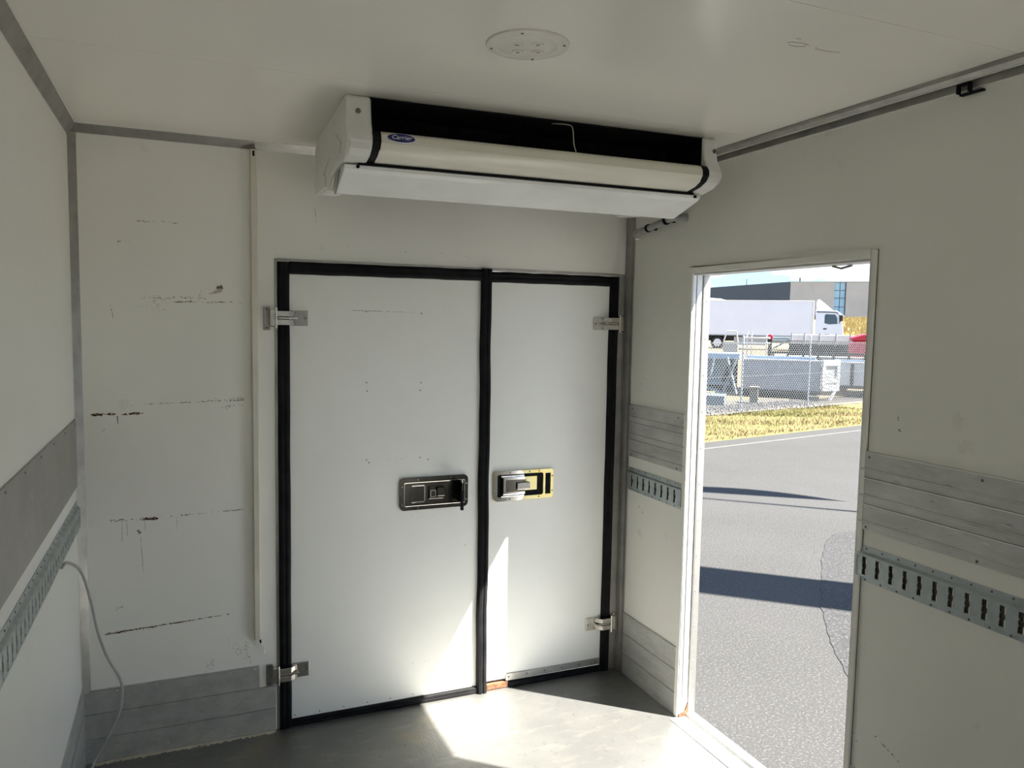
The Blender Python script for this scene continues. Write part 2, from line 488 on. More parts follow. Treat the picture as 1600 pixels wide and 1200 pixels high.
def planks_on(parent, wall, t0, t1, z0, z1, n, m='alu_plate'):
    """n horizontal planks along a wall; t is y for the side walls and x for the back wall"""
    h = (z1 - z0) / n
    for i in range(n):
        a, b = z0 + i * h, z0 + (i + 1) * h - 0.0016
        prof = [(0.0003, a), (0.0052, a), (0.0052, b - 0.006), (0.0068, b - 0.004), (0.0068, b), (0.0003, b)]
        if wall == 'R':
            mb = MB().prism([(W - u, w) for u, w in prof], 'y', t0, t1)
        elif wall == 'L':
            mb = MB().prism([(u, w) for u, w in prof], 'y', t0, t1)
        else:
            mb = MB().prism([(-u, w) for u, w in prof], 'x', t0, t1)
        obj('plank', mb, m, parent)


def rivets(parent, pts, nrm, r=0.004, h=0.002, m='rivet', name='rivet_row'):
    mb = MB()
    nrm = Vector(nrm)
    for p in pts:
        p = Vector(p)
        mb.cyl(p, p + nrm * h, r, r * 0.55, 8)
    o = obj(name, mb, m, parent)
    o['kind'] = 'stuff'
    return o


bb = struct(empty('baseboard_back'), 'dark aluminium kick plate on the end wall under the conduit')
planks_on(bb, 'B', 0.002, 0.720, 0.0, 0.198, 2)
planks_on(bb, 'B', 0.002, 0.655, 0.1985, 0.296, 1)
rivets(bb, [(x, -0.0068, 0.281) for x in (0.12, 0.26, 0.40, 0.54, 0.635)] + [(x, -0.0068, 0.03) for x in (0.05, 0.3, 0.55)], (0, -1, 0))
bl = struct(empty('baseboard_left'), 'aluminium kick plate along the left wall')
planks_on(bl, 'L', YB, -0.002, 0.0, 0.315, 3)
br = struct(empty('baseboard_right'), 'aluminium kick plates along the right wall')
planks_on(br, 'R', -0.520, -0.064, 0.0, 0.314, 3)
planks_on(br, 'R', YB, -1.492, 0.0, 0.314, 3)
rivets(br, [(W - 0.0068, y, 0.30) for y in (-0.10, -0.49, -1.53, -2.0)], (-1, 0, 0))

# ---------------- scuff guards at waist height


def guard(wall, t0, t1, label):
    x = {'L': 0.0, 'R': W}[wall]
    e = empty('guard_plate', (0, 0, 0))
    tag(e, label, 'guard plate', 'aluminium guard plates on the walls')
    n, z0, z1 = 3, 1.110, 1.365
    if wall == 'L':
        obj('sheet', MB().box(x + 0.0003, x + 0.0055, t0, t1, z0, z1), 'alu_sheet', e, bevel=0.0012)
        rivets(e, [(x + 0.0055, t1 - 0.05 - 0.24 * k, 1.352) for k in range(18)], (1, 0, 0), 0.004, 0.002, 'screw')
        return e
    h = (z1 - z0) / n
    sgn = 1 if wall == 'L' else -1
    for i in range(n):
        a, b = z0 + i * h, z0 + (i + 1) * h - 0.0012
        prof = [(0.0003, a), (0.007, a), (0.007, a + 0.022), (0.0095, a + 0.024), (0.0095, a + 0.028), (0.007, a + 0.030), (0.007, b - 0.004), (0.0085, b - 0.002), (0.0085, b), (0.0003, b)]
        pk = obj('plank', MB().prism([(x + sgn * u, w) for u, w in prof], 'y', t0, t1), 'alu_plate', e)
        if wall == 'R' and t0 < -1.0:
            obj('glint_and_seal', MB().box(x + sgn * 0.0085, x + sgn * 0.0102, t0, t1, b - 0.0032, b - 0.0006), 'glint_and_seal', pk)  # pale strip paints the light caught along the plank edge
    ys = [t1 - 0.03 - 0.38 * k for k in range(12) if t1 - 0.03 - 0.38 * k > t0 + 0.02]
    rivets(e, [(x + sgn * 0.0085, y, z) for y in ys for z in (1.346, 1.119)], (sgn, 0, 0), 0.0045, 0.002, 'screw')
    return e


guard('R', -0.525, -0.064, 'short ribbed aluminium guard plate between the end wall corner and the side doorway')
guard('R', YB, -1.482, 'long ribbed aluminium guard plate beyond the side doorway, above the slotted track')
guard('L', YB, -0.030, 'wide aluminium guard plate along the left wall')

# ---------------- slotted cargo lashing tracks


def etrack(wall, t0, t1, label):
    e = empty('cargo_track', (0, 0, 0))
    tag(e, label, 'cargo track', 'slotted lashing tracks on the walls')
    sgn, X = (1, 0.0) if wall == 'L' else (-1, W)
    z0, z1 = 0.942, 1.056

    def P(n, y, z):
        return (X + sgn * n, y, z)
    # flanges with the step up to the raised web
    for prof in ([(0.0003, z0), (0.0028, z0), (0.0028, z0 + 0.011), (0.0125, z0 + 0.015), (0.0125, z0 + 0.0185), (0.0100, z0 + 0.0185), (0.0003, z0 + 0.013)],
                 [(0.0003, z1), (0.0028, z1), (0.0028, z1 - 0.019), (0.0125, z1 - 0.025), (0.0125, z1 - 0.0285), (0.0100, z1 - 0.0285), (0.0003, z1 - 0.020)]):
        obj('flange', MB().prism([(X + sgn * u, w) for u, w in prof], 'y', t0, t1), 'galv', e)
    # web with punched slots
    a, b = z0 + 0.0185, z1 - 0.0285
    pitch, sw = 0.0508, 0.0165
    mb = MB()
    n = int((t1 - t0) / pitch)
    rows = [a, a + 0.005, a + 0.022, a + 0.027, b - 0.027, b - 0.022, b - 0.004, b]
    y = t1
    N = 0.0118
    first = (t1 - t0 - n * pitch) / 2
    mb.add([P(N, t1, a), P(N, t1 - first, a), P(N, t1 - first, b), P(N, t1, b)], [(0, 1, 2, 3)])
    mb.add([P(N, t0, a), P(N, t0 + first, a), P(N, t0 + first, b), P(N, t0, b)], [(0, 1, 2, 3)])
    for k in range(n):
        yc = t1 - first - pitch * (k + 0.5)
        ya, yb = yc + pitch / 2, yc - pitch / 2
        for r in range(len(rows) - 1):
            za, zb = rows[r], rows[r + 1]
            if r in (0, len(rows) - 2):
                mb.add([P(N, ya, za), P(N, yb, za), P(N, yb, zb), P(N, ya, zb)], [(0, 1, 2, 3)])
                continue
            s = sw / 2 - (0.0026 if r in (2, 4) else 0.0)
            mb.add([P(N, ya, za), P(N, yc + s, za), P(N, yc + s, zb), P(N, ya, zb)], [(0, 1, 2, 3)])
            mb.add([P(N, yc - s, za), P(N, yb, za), P(N, yb, zb), P(N, yc - s, zb)], [(0, 1, 2, 3)])
    obj('slotted_web', mb, 'galv', e, solid=0.0022)
    mb = MB()
    for k in range(n):
        yc = t1 - first - pitch * (k + 0.5)
        for za, zb in ((rows[1] + 0.001, rows[3] - 0.002), (rows[4] + 0.002, rows[6] - 0.001)):
            if wall == 'L':
                mb.box(X + 0.0015, X + N + 0.0016, yc + sw / 2 - 0.0022, yc + sw / 2 - 0.0002, za, zb)
            else:
                mb.box(X - N - 0.0026, X - N + 0.003, yc - sw / 2 - 0.0004, yc - sw / 2 + 0.0016, za, zb)
    lp_ = obj('slot_glints', mb, 'glint_and_seal', e)  # pale slivers paint the bright light on the slot edges
    lp_['kind'] = 'stuff'
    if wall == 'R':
        obj('slot_shade', MB().box(X - 0.0008, X - 0.0003, t0 + 0.002, t1 - 0.002, a - 0.004, b + 0.004), 'scuff_shade', e)  # dark strip stands in for the shade inside the slots
    pts = []
    for k in range(int((t1 - t0) / 0.06)):
        pts.append(P(0.0028, t1 - 0.03 - 0.06 * k, z1 - 0.008))
        pts.append(P(0.0028, t1 - 0.03 - 0.06 * k, z0 + 0.005))
    rivets(e, pts, (sgn, 0, 0), 0.0036, 0.0018, 'screw')
    return e


etrack('R', -0.518, -0.070, 'short zinc lashing track with eight slots between end wall corner and side doorway')
etrack('R', YB, -1.486, 'long zinc lashing track with tall slots beyond the side doorway')
etrack('L', YB, -0.035, 'zinc lashing track running along the left wall below the guard plate')

# ---------------- side doorway frame in the right wall
dr = struct(empty('door_3'), 'open side doorway with aluminium frame in the right wall')
# interior lip around the opening
mb = MB()
lip = 0.026
mb.box(W - 0.009, W - 0.0003, DY1, DY1 + lip, 0.0, DZ1 + lip)
mb.box(W - 0.009, W - 0.0003, DY0 - lip * 0.8, DY0, 0.0, DZ1 + lip)
mb.box(W - 0.009, W - 0.0003, DY0, DY1, DZ1, DZ1 + lip)
obj('inner_lip', mb, 'panel', dr, bevel=0.002)
mb = MB()
g2 = lip + 0.0022
mb.box(W - 0.0022, W - 0.0003, DY1 + lip, DY1 + g2, 0.0, DZ1 + g2)
mb.box(W - 0.0022, W - 0.0003, DY0 - lip * 0.8 - 0.0022, DY0 - lip * 0.8, 0.0, DZ1 + g2)
mb.box(W - 0.0022, W - 0.0003, DY0 - lip * 0.8, DY1 + lip, DZ1 + lip, DZ1 + g2)
obj('lip_shadow_line', mb, 'scuff_shade', dr)  # thin dark strip painted as the shadow line round the lip
# jamb linings
obj('jamb', MB().prism([(W - 0.004, DY1 + 0.0), (W - 0.004, DY1 - 0.003), (W + 0.012, DY1 - 0.003), (W + 0.014, DY1 - 0.007), (W + 0.018, DY1 - 0.007), (W + 0.02, DY1 - 0.003), (W + 0.046, DY1 - 0.003), (W + 0.046, DY1 + 0.0)], 'z', 0.0, DZ1), 'alu_bright', dr)
jm = obj('jamb_flange', MB().prism([(W + 0.046, DY1), (W + 0.046, DY1 - 0.008), (W + 0.052, DY1 - 0.010), (W + 0.080, DY1 - 0.010), (W + 0.080, DY1)], 'z', 0.0, DZ1), 'alu', dr)
rivets(jm, [(W + 0.062, DY1 - 0.010, 0.10 + 0.16 * k) for k in range(12)], (0, -1, 0), 0.0042, 0.002)
obj('jamb', MB().box(W - 0.003, W + T + 0.004, DY0, DY0 + 0.006, 0.0, DZ1), 'alu_bright', dr)
obj('head_lining', MB().box(W - 0.003, W + T + 0.002, DY0, DY1, DZ1 - 0.008, DZ1), 'alu_bright', dr)
th = obj('threshold', MB().prism([(W - 0.045, 0.0003), (W - 0.045, 0.003), (W + 0.030, 0.004), (W + 0.036, 0.016), (W + 0.082, 0.014), (W + 0.082, -0.10), (W + 0.0765, -0.10), (W + 0.0765, 0.0003)], 'y', DY0, DY1), 'alu_bright', dr)
rivets(th, [(W - 0.03, DY1 - 0.09 - 0.14 * k, 0.003) for k in range(6)], (0, 0, 1), 0.004, 0.0015, 'screw')
obj('rust_patch', MB().prism([(W - 0.003, 0.0), (W + 0.046, 0.0), (W + 0.060, 0.006), (W + 0.058, 0.040), (W + 0.044, 0.062), (W + 0.030, 0.030), (W + 0.01, 0.018), (W - 0.003, 0.02)], 'y', DY1 - 0.0085, DY1 - 0.004), 'rustfloor', dr)
mb = MB()
mb.tube([(W + 0.052, -1.26, DZ1 - 0.010), (W + 0.050, -1.30, DZ1 - 0.020), (W + 0.052, -1.345, DZ1 - 0.012)], 0.004, 6)
obj('door_catch', mb, 'dark_steel', dr)

# ---------------- double doors in the end wall
d1 = struct(obj('door_1', MB().box(0.780, 1.640, 0.004, 0.064, 0.032, 1.945), 'door', bevel=0.002), 'wide white door leaf with black rubber seal')
d2 = struct(obj('door_2', MB().box(1.672, 2.308, 0.004, 0.064, 0.045, 1.945), 'door', bevel=0.002), 'narrow white door leaf with black rubber seal')
# thin aluminium frame round the opening
mb = MB()
fr = 0.010
mb.box(OX0 - 0.002, OX0 + fr, -0.002, 0.05, 0.0, OZ1)
mb.box(OX1 - fr, OX1 + 0.030, -0.003, 0.05, 0.0, OZ1)
mb.box(OX0 + fr, OX1 - fr, -0.002, 0.05, OZ1 - fr, OZ1 + 0.002)
struct(obj('trim_6', mb, 'alu', bevel=0.001), 'thin aluminium frame around the double doors')


def gasket(parent, poly_center, half, axis, wav=0.0, d=0.016, seed=1):
    """rounded rubber strip along a polyline in the x-z plane"""
    rnd = random.Random(seed)
    ph = rnd.random() * 6
    (xa, za), (xb, zb) = poly_center
    n = 44
    prof = [(-half, 0.006), (-half, -d * 0.45), (-half * 0.75, -d * 0.9), (-half * 0.3, -d), (0, -d * 0.82), (half * 0.3, -d), (half * 0.75, -d * 0.9), (half, -d * 0.45), (half, 0.006)]
    vs, fs = [], []
    k = len(prof)
    for i in range(n + 1):
        t = i / n
        x, z = xa + (xb - xa) * t, za + (zb - za) * t
        w = wav * (math.sin(t * 19 + ph) + 0.6 * math.sin(t * 41 + ph * 2))
        for u, y in prof:
            if axis == 'z':
                vs.append((x + u + w, y, z))
            else:
                vs.append((x, y, z + u + w))
    for i in range(n):
        for j in range(k - 1):
            fs.append((i * k + j, i * k + j + 1, (i + 1) * k + j + 1, (i + 1) * k + j))
    fs.append(tuple(range(k)))
    fs.append(tuple(range(n * k, n * k + k))[::-1])
    return obj('gasket', MB().add(vs, fs), 'rubber', parent, smooth=True)


gasket(d1, ((0.762, 0.0), (0.762, 1.986)), 0.024, 'z', 0.0006, seed=2)
gasket(d1, ((0.786, 1.9625), (1.634, 1.9655)), 0.0255, 'x', 0.0006, seed=3)
gasket(d1, ((1.657, 0.0), (1.654, 1.995)), 0.0245, 'z', 0.0016, 0.024, seed=4)
gasket(d1, ((0.786, 0.016), (1.634, 0.016)), 0.0155, 'x', 0.0, 0.012, seed=5)
gasket(d2, ((1.680, 1.9600), (2.302, 1.9615)), 0.0240, 'x', 0.0006, seed=6)
gasket(d2, ((2.325, 0.0), (2.325, 1.985)), 0.0235, 'z', 0.0006, seed=7)
gasket(d2, ((1.80, 0.015), (2.302, 0.014)), 0.0145, 'x', 0.0, 0.010, seed=8)
kp = obj('bottom_strip', MB().box(1.785, 2.300, -0.001, 0.004, 0.034, 0.066), 'alu', d2)
rivets(kp, [(1.80 + 0.095 * k, -0.001, 0.051) for k in range(6)], (0, -1, 0), 0.0045, 0.002, 'screw')
obj('rust_edge', MB().box(1.684, 1.797, -0.004, 0.03, 0.0004, 0.030), 'rustfloor', d2, bevel=0.004)
rivets(d1, [(0.80 + 0.105 * k, 0.004, 0.046) for k in range(8)], (0, -1, 0), 0.003, 0.0012, 'screw', 'screw_row')


def hinge(parent, side, zc, m_plate, m_arm):
    """strap hinge bridging the seal; side -1: wall plate on the left, +1: on the right"""
    if side < 0:
        wx, f = 0.680, 1
    else:
        wx, f = 2.396, -1

    def X(u):
        return wx + f * u
    h = obj('hinge', MB().box(X(0.112), X(0.180), -0.004, 0.004, zc - 0.031, zc + 0.031), m_plate, parent, bevel=0.002)
    obj('wall_plate', MB().box(X(0.002), X(0.030), -0.005, -0.0003, zc - 0.050, zc + 0.046), m_plate, h, bevel=0.0025)
    mb = MB()
    mb.box(X(0.026), X(0.048), -0.030, -0.004, zc - 0.036, zc + 0.036)
    obj('bracket', mb, m_arm, h, bevel=0.004)
    obj('hinge_pin', MB().cyl((X(0.050), -0.030, zc - 0.042), (X(0.050), -0.030, zc + 0.042), 0.0062, n=14), m_arm, h, smooth=True)
    for s in (-1, 1):
        zc2 = zc + s * 0.0175
        mb = MB()
        mb.prism([(X(0.054), -0.034), (X(0.102), -0.034), (X(0.118), -0.022), (X(0.130), -0.004), (X(0.118), -0.004), (X(0.108), -0.016), (X(0.098), -0.026), (X(0.054), -0.026)], 'z', zc2 - 0.0115, zc2 + 0.0115)
        obj('strap', mb, m_arm, h, bevel=0.0015)
    obj('rib', MB().box(X(0.058), X(0.135), -0.031, -0.004, zc - 0.004, zc + 0.004), m_arm, h, bevel=0.001)
    rivets(h, [(X(0.170), -0.004, zc), (X(0.128), -0.004, zc + 0.024), (X(0.128), -0.004, zc - 0.024), (X(0.016), -0.005, zc + 0.036), (X(0.016), -0.005, zc - 0.040)], (0, -1, 0), 0.0048, 0.002, 'screw', 'screw_set')
    return h


hinge(d1, -1, 1.756, 'dark_steel', 'hinge')
hinge(d1, -1, 0.248, 'dark_steel', 'hinge')
hinge(d2, 1, 1.756, 'hinge', 'hinge')
hinge(d2, 1, 0.250, 'hinge', 'hinge')


def rrect(x0, x1, z0, z1, r, n=5):
    pts = []
    for cx, cz, a0 in ((x1 - r, z0 + r, -90), (x1 - r, z1 - r, 0), (x0 + r, z1 - r, 90), (x0 + r, z0 + r, 180)):
        for k in range(n + 1):
            a = math.radians(a0 + 90 * k / n)
            pts.append((cx + r * math.cos(a), cz + r * math.sin(a)))
    return pts


def ringplate(outer, inner, y0, y1):
    """flat plate with a hole: two outlines of equal length"""
    n = len(outer)
    mb = MB()
    vs = [(x, y0, z) for x, z in outer] + [(x, y0, z) for x, z in inner] + [(x, y1, z) for x, z in outer] + [(x, y1, z) for x, z in inner]
    fs = []
    for i in range(n):
        j = (i + 1) % n
        fs += [(i, j, n + j, n + i), (2 * n + i, 3 * n + i, 3 * n + j, 2 * n + j), (i, 2 * n + i, 2 * n + j, j), (n + i, n + j, 3 * n + j, 3 * n + i)]
    return mb.add(vs, fs)


# left latch: recessed dish with folded-out paddle handle
lx0, lx1, lz0, lz1 = 1.256, 1.578, 0.906, 1.055
la = obj('latch', ringplate(rrect(lx0, lx1, lz0, lz1, 0.022), rrect(lx0 + 0.020, lx1 - 0.018, lz0 + 0.022, lz1 - 0.022, 0.006), -0.006, 0.003), 'latch_dark', d1, bevel=0.0012)
la['label'] = 'dark recessed door latch with folded out paddle'
obj('dish_rim', ringplate(rrect(lx0 + 0.018, lx1 - 0.016, lz0 + 0.020, lz1 - 0.020, 0.007), rrect(lx0 + 0.022, lx1 - 0.020, lz0 + 0.024, lz1 - 0.024, 0.005), -0.009, -0.004), 'chrome', la, bevel=0.001)
obj('dish', MB().box(lx0 + 0.020, lx1 - 0.018, -0.001, 0.0035, lz0 + 0.022, lz1 - 0.022), 'latch_dark', la)
mb = MB()
mb.box(lx0 + 0.055, lx0 + 0.118, -0.0045, -0.001, lz1 - 0.040, lz1 - 0.034)
mb.box(lx0 + 0.055, lx0 + 0.118, -0.0045, -0.001, lz0 + 0.034, lz0 + 0.040)
mb.box(lx0 + 0.112, lx0 + 0.118, -0.0045, -0.001, lz0 + 0.034, lz1 - 0.034)
obj('keeper_bracket', mb, 'chrome', la, bevel=0.0008)
mb = MB()
mb.box(lx0 + 0.132, lx0 + 0.205, -0.008, -0.001, lz0 + 0.046, lz1 - 0.044)
obj('lock_plate', mb, 'latch_dark', la, bevel=0.003)
mb = MB()
mb.box(lx0 + 0.168, lx0 + 0.207, -0.022, -0.008, lz0 + 0.060, lz1 - 0.048)
obj('lock_body', mb, 'latch_dark', la, bevel=0.003)
obj('lock_tab', ringplate(rrect(lx0 + 0.138, lx0 + 0.166, lz0 + 0.056, lz0 + 0.090, 0.004), rrect(lx0 + 0.143, lx0 + 0.161, lz0 + 0.061, lz0 + 0.085, 0.003), -0.014, -0.009), 'chrome', la)
# paddle pivots at the right end and stands out into the room
pd = obj('paddle', MB().prism([(lx1 - 0.040, -0.004), (lx1 - 0.033, -0.004), (lx1 - 0.052, -0.085), (lx1 - 0.060, -0.085)], 'z', lz0 + 0.026, lz1 - 0.026), 'latch_dark', la, bevel=0.0015)
obj('grip', MB().prism([(lx1 - 0.064, -0.078), (lx1 - 0.049, -0.078), (lx1 - 0.051, -0.094), (lx1 - 0.064, -0.094)], 'z', lz0 + 0.004, lz1 - 0.056), 'rubber', pd, bevel=0.003)
obj('paddle_rib', MB().prism([(lx1 - 0.058, -0.006), (lx1 - 0.041, -0.010), (lx1 - 0.056, -0.072), (lx1 - 0.063, -0.072)], 'z', lz0 + 0.060, lz0 + 0.066), 'chrome', pd)
obj('pivot_pin', MB().cyl((lx1 - 0.030, -0.008, lz0 + 0.024), (lx1 - 0.030, -0.008, lz1 - 0.024), 0.005, n=12), 'chrome', la, smooth=True)
rivets(la, [(lx0 + 0.010, -0.006, lz1 - 0.040), (lx0 + 0.010, -0.006, lz0 + 0.030), (lx0 + 0.085, -0.006, lz1 - 0.011), (lx0 + 0.085, -0.006, lz0 + 0.011), (lx0 + 0.24, -0.006, lz1 - 0.011),
            (lx1 - 0.009, -0.006, lz1 - 0.040), (lx1 - 0.009, -0.006, lz0 + 0.036)], (0, -1, 0), 0.0042, 0.0022, 'chrome', 'screw_set')

# right latch: yellow face plate, open recess, chrome paddle folded in
qx0, qx1, qz0, qz1 = 1.706, 2.015, 0.916, 1.057
lb = obj('latch', ringplate(rrect(qx0, qx1, qz0, qz1, 0.014), rrect(qx0 + 0.017, qx1 - 0.055, qz0 + 0.018, qz1 - 0.016, 0.010), -0.006, 0.003), 'yellow_metal', d2, bevel=0.001)
lb['label'] = 'chrome paddle latch on a yellow face plate'
obj('chrome_cover', ringplate(rrect(qx0 - 0.001, qx0 + 0.150, qz0 - 0.001, qz1 + 0.001, 0.020), rrect(qx0 + 0.0165, qx0 + 0.149, qz0 + 0.0175, qz1 - 0.0155, 0.003), -0.0085, -0.0055), 'chrome', lb)
obj('recess', MB().box(qx0 + 0.014, qx1 - 0.050, -0.0012, 0.0045, qz0 + 0.015, qz1 - 0.013), 'black', lb)
obj('strike_slot', MB().box(qx1 - 0.043, qx1 - 0.016, -0.0072, -0.006, qz0 + 0.020, qz1 - 0.020), 'black', lb)
obj('inner_plate', MB().box(qx0 + 0.150, qx0 + 0.222, -0.0035, -0.0012, qz0 + 0.044, qz1 - 0.032), 'yellow_metal', lb)
pb = obj('paddle', MB().box(qx0 + 0.040, qx0 + 0.156, -0.020, -0.006, qz0 + 0.030, qz1 - 0.026), 'chrome', lb, bevel=0.004)
obj('paddle_inlay', MB().box(qx0 + 0.055, qx0 + 0.152, -0.0215, -0.0195, qz0 + 0.042, qz1 - 0.040), 'latch_dark', pb, bevel=0.0008)
obj('trigger', MB().box(qx0 + 0.108, qx0 + 0.174, -0.032, -0.010, qz0 + 0.054, qz0 + 0.088), 'dark_steel', pb, bevel=0.003)
for zz in (qz0 + 0.024, qz1 - 0.022):
    obj('guide_bar', MB().cyl((qx0 + 0.034, -0.012, zz), (qx0 + 0.150, -0.012, zz), 0.0045, n=10), 'chrome', lb, smooth=True)
rivets(lb, [(qx0 + 0.008, -0.0085, qz0 + 0.04), (qx0 + 0.08, -0.0085, qz1 - 0.007), (qx0 + 0.08, -0.0085, qz0 + 0.008), (qx0 + 0.182, -0.006, qz1 - 0.008), (qx0 + 0.232, -0.006, qz1 - 0.008),
            (qx0 + 0.232, -0.006, qz0 + 0.009), (qx1 - 0.007, -0.006, qz1 - 0.035), (qx1 - 0.007, -0.006, qz0 + 0.035)], (0, -1, 0), 0.0040, 0.002, 'screw', 'screw_set')

# small plugged screw holes and a scuffed line on the wide leaf
rivets(d1, [(x, 0.004, z) for x, z in ((1.107, 1.79), (1.352, 1.786), (1.108, 1.484), (1.352, 1.48), (1.111, 1.447), (1.349, 1.446), (1.109, 1.145), (1.12, 1.133), (1.351, 1.143), (1.387, 1.133))],
       (0, -1, 0), 0.0032, 0.0006, 'scuff_shade', 'screw_hole')


# ------------------------------------------------------------------ stains: thin flakes lying on the wall
def flakes(name, parent, segs, m, dens, size, y=-0.0004, seed=0):
    """segs: (x0,z0,x1,z1,spread_z,weight)"""
    rnd = random.Random(seed)
    mb = MB()
    for x0, z0, x1, z1, sp, wgt in segs:
        L = math.hypot(x1 - x0, z1 - z0)
        n = max(3, int(L * dens * wgt))
        burst = [rnd.random() for _ in range(max(2, int(L * 14)))]
        for i in range(n):
            t = rnd.random() if rnd.random() < 0.45 else min(1, max(0, rnd.choice(burst) + rnd.gauss(0, 0.012 / max(L, 0.02))))
            x = x0 + (x1 - x0) * t
            z = z0 + (z1 - z0) * t + rnd.gauss(0, sp)
            a, b = size * rnd.uniform(0.6, 2.6), size * rnd.uniform(0.25, 0.8)
            if abs(z1 - z0) > abs(x1 - x0):
                a, b = b, a
            k = rnd.randint(5, 7)
            vs = [(x + a * math.cos(2 * math.pi * j / k) * rnd.uniform(0.6, 1.2), y - 0.00004 * (i % 5), z + b * math.sin(2 * math.pi * j / k) * rnd.uniform(0.6, 1.2)) for j in range(k)]
            mb.add(vs, [tuple(range(k))])
    o = obj(name, mb, m, parent)
    o['kind'] = 'stuff'
    return o


flakes('rust_streak', wb, [(0.059, 1.377, 0.231, 1.376, 0.0022, 0.55), (0.056, 1.376, 0.090, 1.376, 0.0026, 2.2), (0.115, 1.377, 0.135, 1.377, 0.002, 1.8), (0.185, 1.378, 0.215, 1.378, 0.0014, 1.6), (0.142, 1.37, 0.144, 1.34, 0.002, 1.4)], 'rust', 650, 0.0026, seed=1)
flakes('rust_streak', wb, [(0.109, 0.961, 0.273, 0.957, 0.0026, 0.9), (0.225, 0.958, 0.265, 0.957, 0.003, 2), (0.205, 0.91, 0.215, 0.902, 0.005, 2)], 'rust', 450, 0.0026, seed=2)
flakes('rust_streak', wb, [(0.084, 0.512, 0.538, 0.532, 0.0010, 0.9), (0.09, 0.512, 0.30, 0.522, 0.0022, 0.8)], 'rust', 700, 0.0021, seed=3)
flakes('scuff_line', wb, [(0.227, 2.116, 0.29, 2.116, 0.002, 1), (0.30, 2.116, 0.368, 2.116, 0.002, 0.5), (0.158, 2.035, 0.199, 2.037, 0.0012, 0.6), (0.235, 1.826, 0.462, 1.831, 0.003, 0.8),
                          (0.345, 1.812, 0.606, 1.816, 0.0014, 1.3), (0.123, 1.815, 0.139, 1.737, 0.004, 0.5), (0.20, 1.80, 0.34, 1.80, 0.012, 0.5),
                          (0.149, 1.411, 0.607, 1.420, 0.001, 0.55), (0.46, 1.418, 0.607, 1.424, 0.004, 1.2), (0.504, 1.394, 0.606, 1.402, 0.004, 0.7), (0.32, 0.961, 0.61, 0.968, 0.0016, 0.9),
                          (0.119, 0.605, 0.164, 0.62, 0.003, 0.8), (0.089, 1.31, 0.10, 1.318, 0.002, 0.6)], 'scuff_shade', 300, 0.0019, seed=4)
flakes('drip_stain', wb, [(0.151, 0.955, 0.149, 0.878, 0.002, 1), (0.167, 0.953, 0.168, 0.902, 0.002, 1), (0.23, 0.956, 0.232, 0.915, 0.002, 1), (0.213, 0.906, 0.222, 0.74, 0.003, 1), (0.345, 0.955, 0.347, 0.91, 0.002, 0.6)],
       'drip', 900, 0.0016, -0.0003, seed=5)
flakes('grey_smudge', wb, [(0.418, 0.34, 0.478, 0.32, 0.018, 1), (0.529, 0.423, 0.604, 0.342, 0.018, 0.8), (0.60, 0.38, 0.62, 0.33, 0.02, 1.4), (0.89, 2.212, 0.895, 2.16, 0.003, 1), (0.45, 1.86, 0.44, 1.84, 0.003, 0.5)],
       'faint', 420, 0.0022, -0.0003, seed=6)
# torn gelcoat patch
mb = MB()
mb.add([(0.474, -0.0006, 1.845), (0.497, -0.0012, 1.848), (0.522, -0.0009, 1.853), (0.531, -0.0006, 1.868), (0.512, -0.003, 1.868), (0.488, -0.002, 1.852)], [(0, 1, 2, 3, 4, 5)])
obj('torn_patch', mb, 'torn', wb)
mb = MB()
mb.add([(0.504, -0.0008, 1.868), (0.531, -0.0008, 1.869), (0.524, -0.0016, 1.884), (0.517, -0.0008, 1.876), (0.510, -0.0008, 1.878)], [(0, 1, 2, 3, 4)])
obj('torn_patch', mb, 'scuff_shade', wb)
flakes('scuff_line', d1, [(1.039, 1.794, 1.364, 1.790, 0.0008, 0.7), (1.10, 1.793, 1.18, 1.793, 0.0008, 1.5)], 'faint', 500, 0.0018, 0.0036, seed=7)
flakes('scuff_line', d1, [(1.26, 0.875, 1.45, 0.865, 0.006, 0.3), (1.50, 0.80, 1.57, 0.70, 0.02, 0.3), (1.30, 0.19, 1.40, 0.20, 0.002, 0.4), (1.12, 1.138, 1.36, 1.138, 0.004, 0.2)], 'faint', 160, 0.0018, 0.0036, seed=8)
flakes('scuff_line', wb, [(1.0, 2.06, 1.6, 2.07, 0.02, 0.12), (2.02, 2.2, 2.2, 2.1, 0.05, 0.1)], 'faint', 120, 0.0024, seed=9)


def wall_flakes_r(segs, m, dens, size, seed):
    rnd = random.Random(seed)
    mb = MB()
    for y0, z0, y1, z1, sp, wgt in segs:
        L = math.hypot(y1 - y0, z1 - z0)
        for i in range(max(2, int(L * dens * wgt))):
            t = rnd.random()
            y, z = y0 + (y1 - y0) * t, z0 + (z1 - z0) * t + rnd.gauss(0, sp)
            a, b = size * rnd.uniform(0.6, 2.2), size * rnd.uniform(0.3, 0.9)
            mb.add([(W - 0.0004, y + a * math.cos(k * 1.0472), z + b * math.sin(k * 1.0472)) for k in range(6)], [tuple(range(6))])
    o = obj('scuff_mark', mb, m, wr)
    o['kind'] = 'stuff'


wall_flakes_r([(-0.10, 1.55, -0.22, 1.75, 0.08, 0.4), (-0.09, 1.42, -0.2, 1.5, 0.04, 0.4), (-0.15, 0.88, -0.2, 0.86, 0.008, 1.2), (-1.60, 1.50, -1.63, 1.38, 0.01, 0.7), (-1.58, 0.46, -1.68, 0.42, 0.001, 1.5), (-1.50, 0.42, -1.52, 0.40, 0.004, 1.0)], 'scuff_shade', 70, 0.0026, 11)
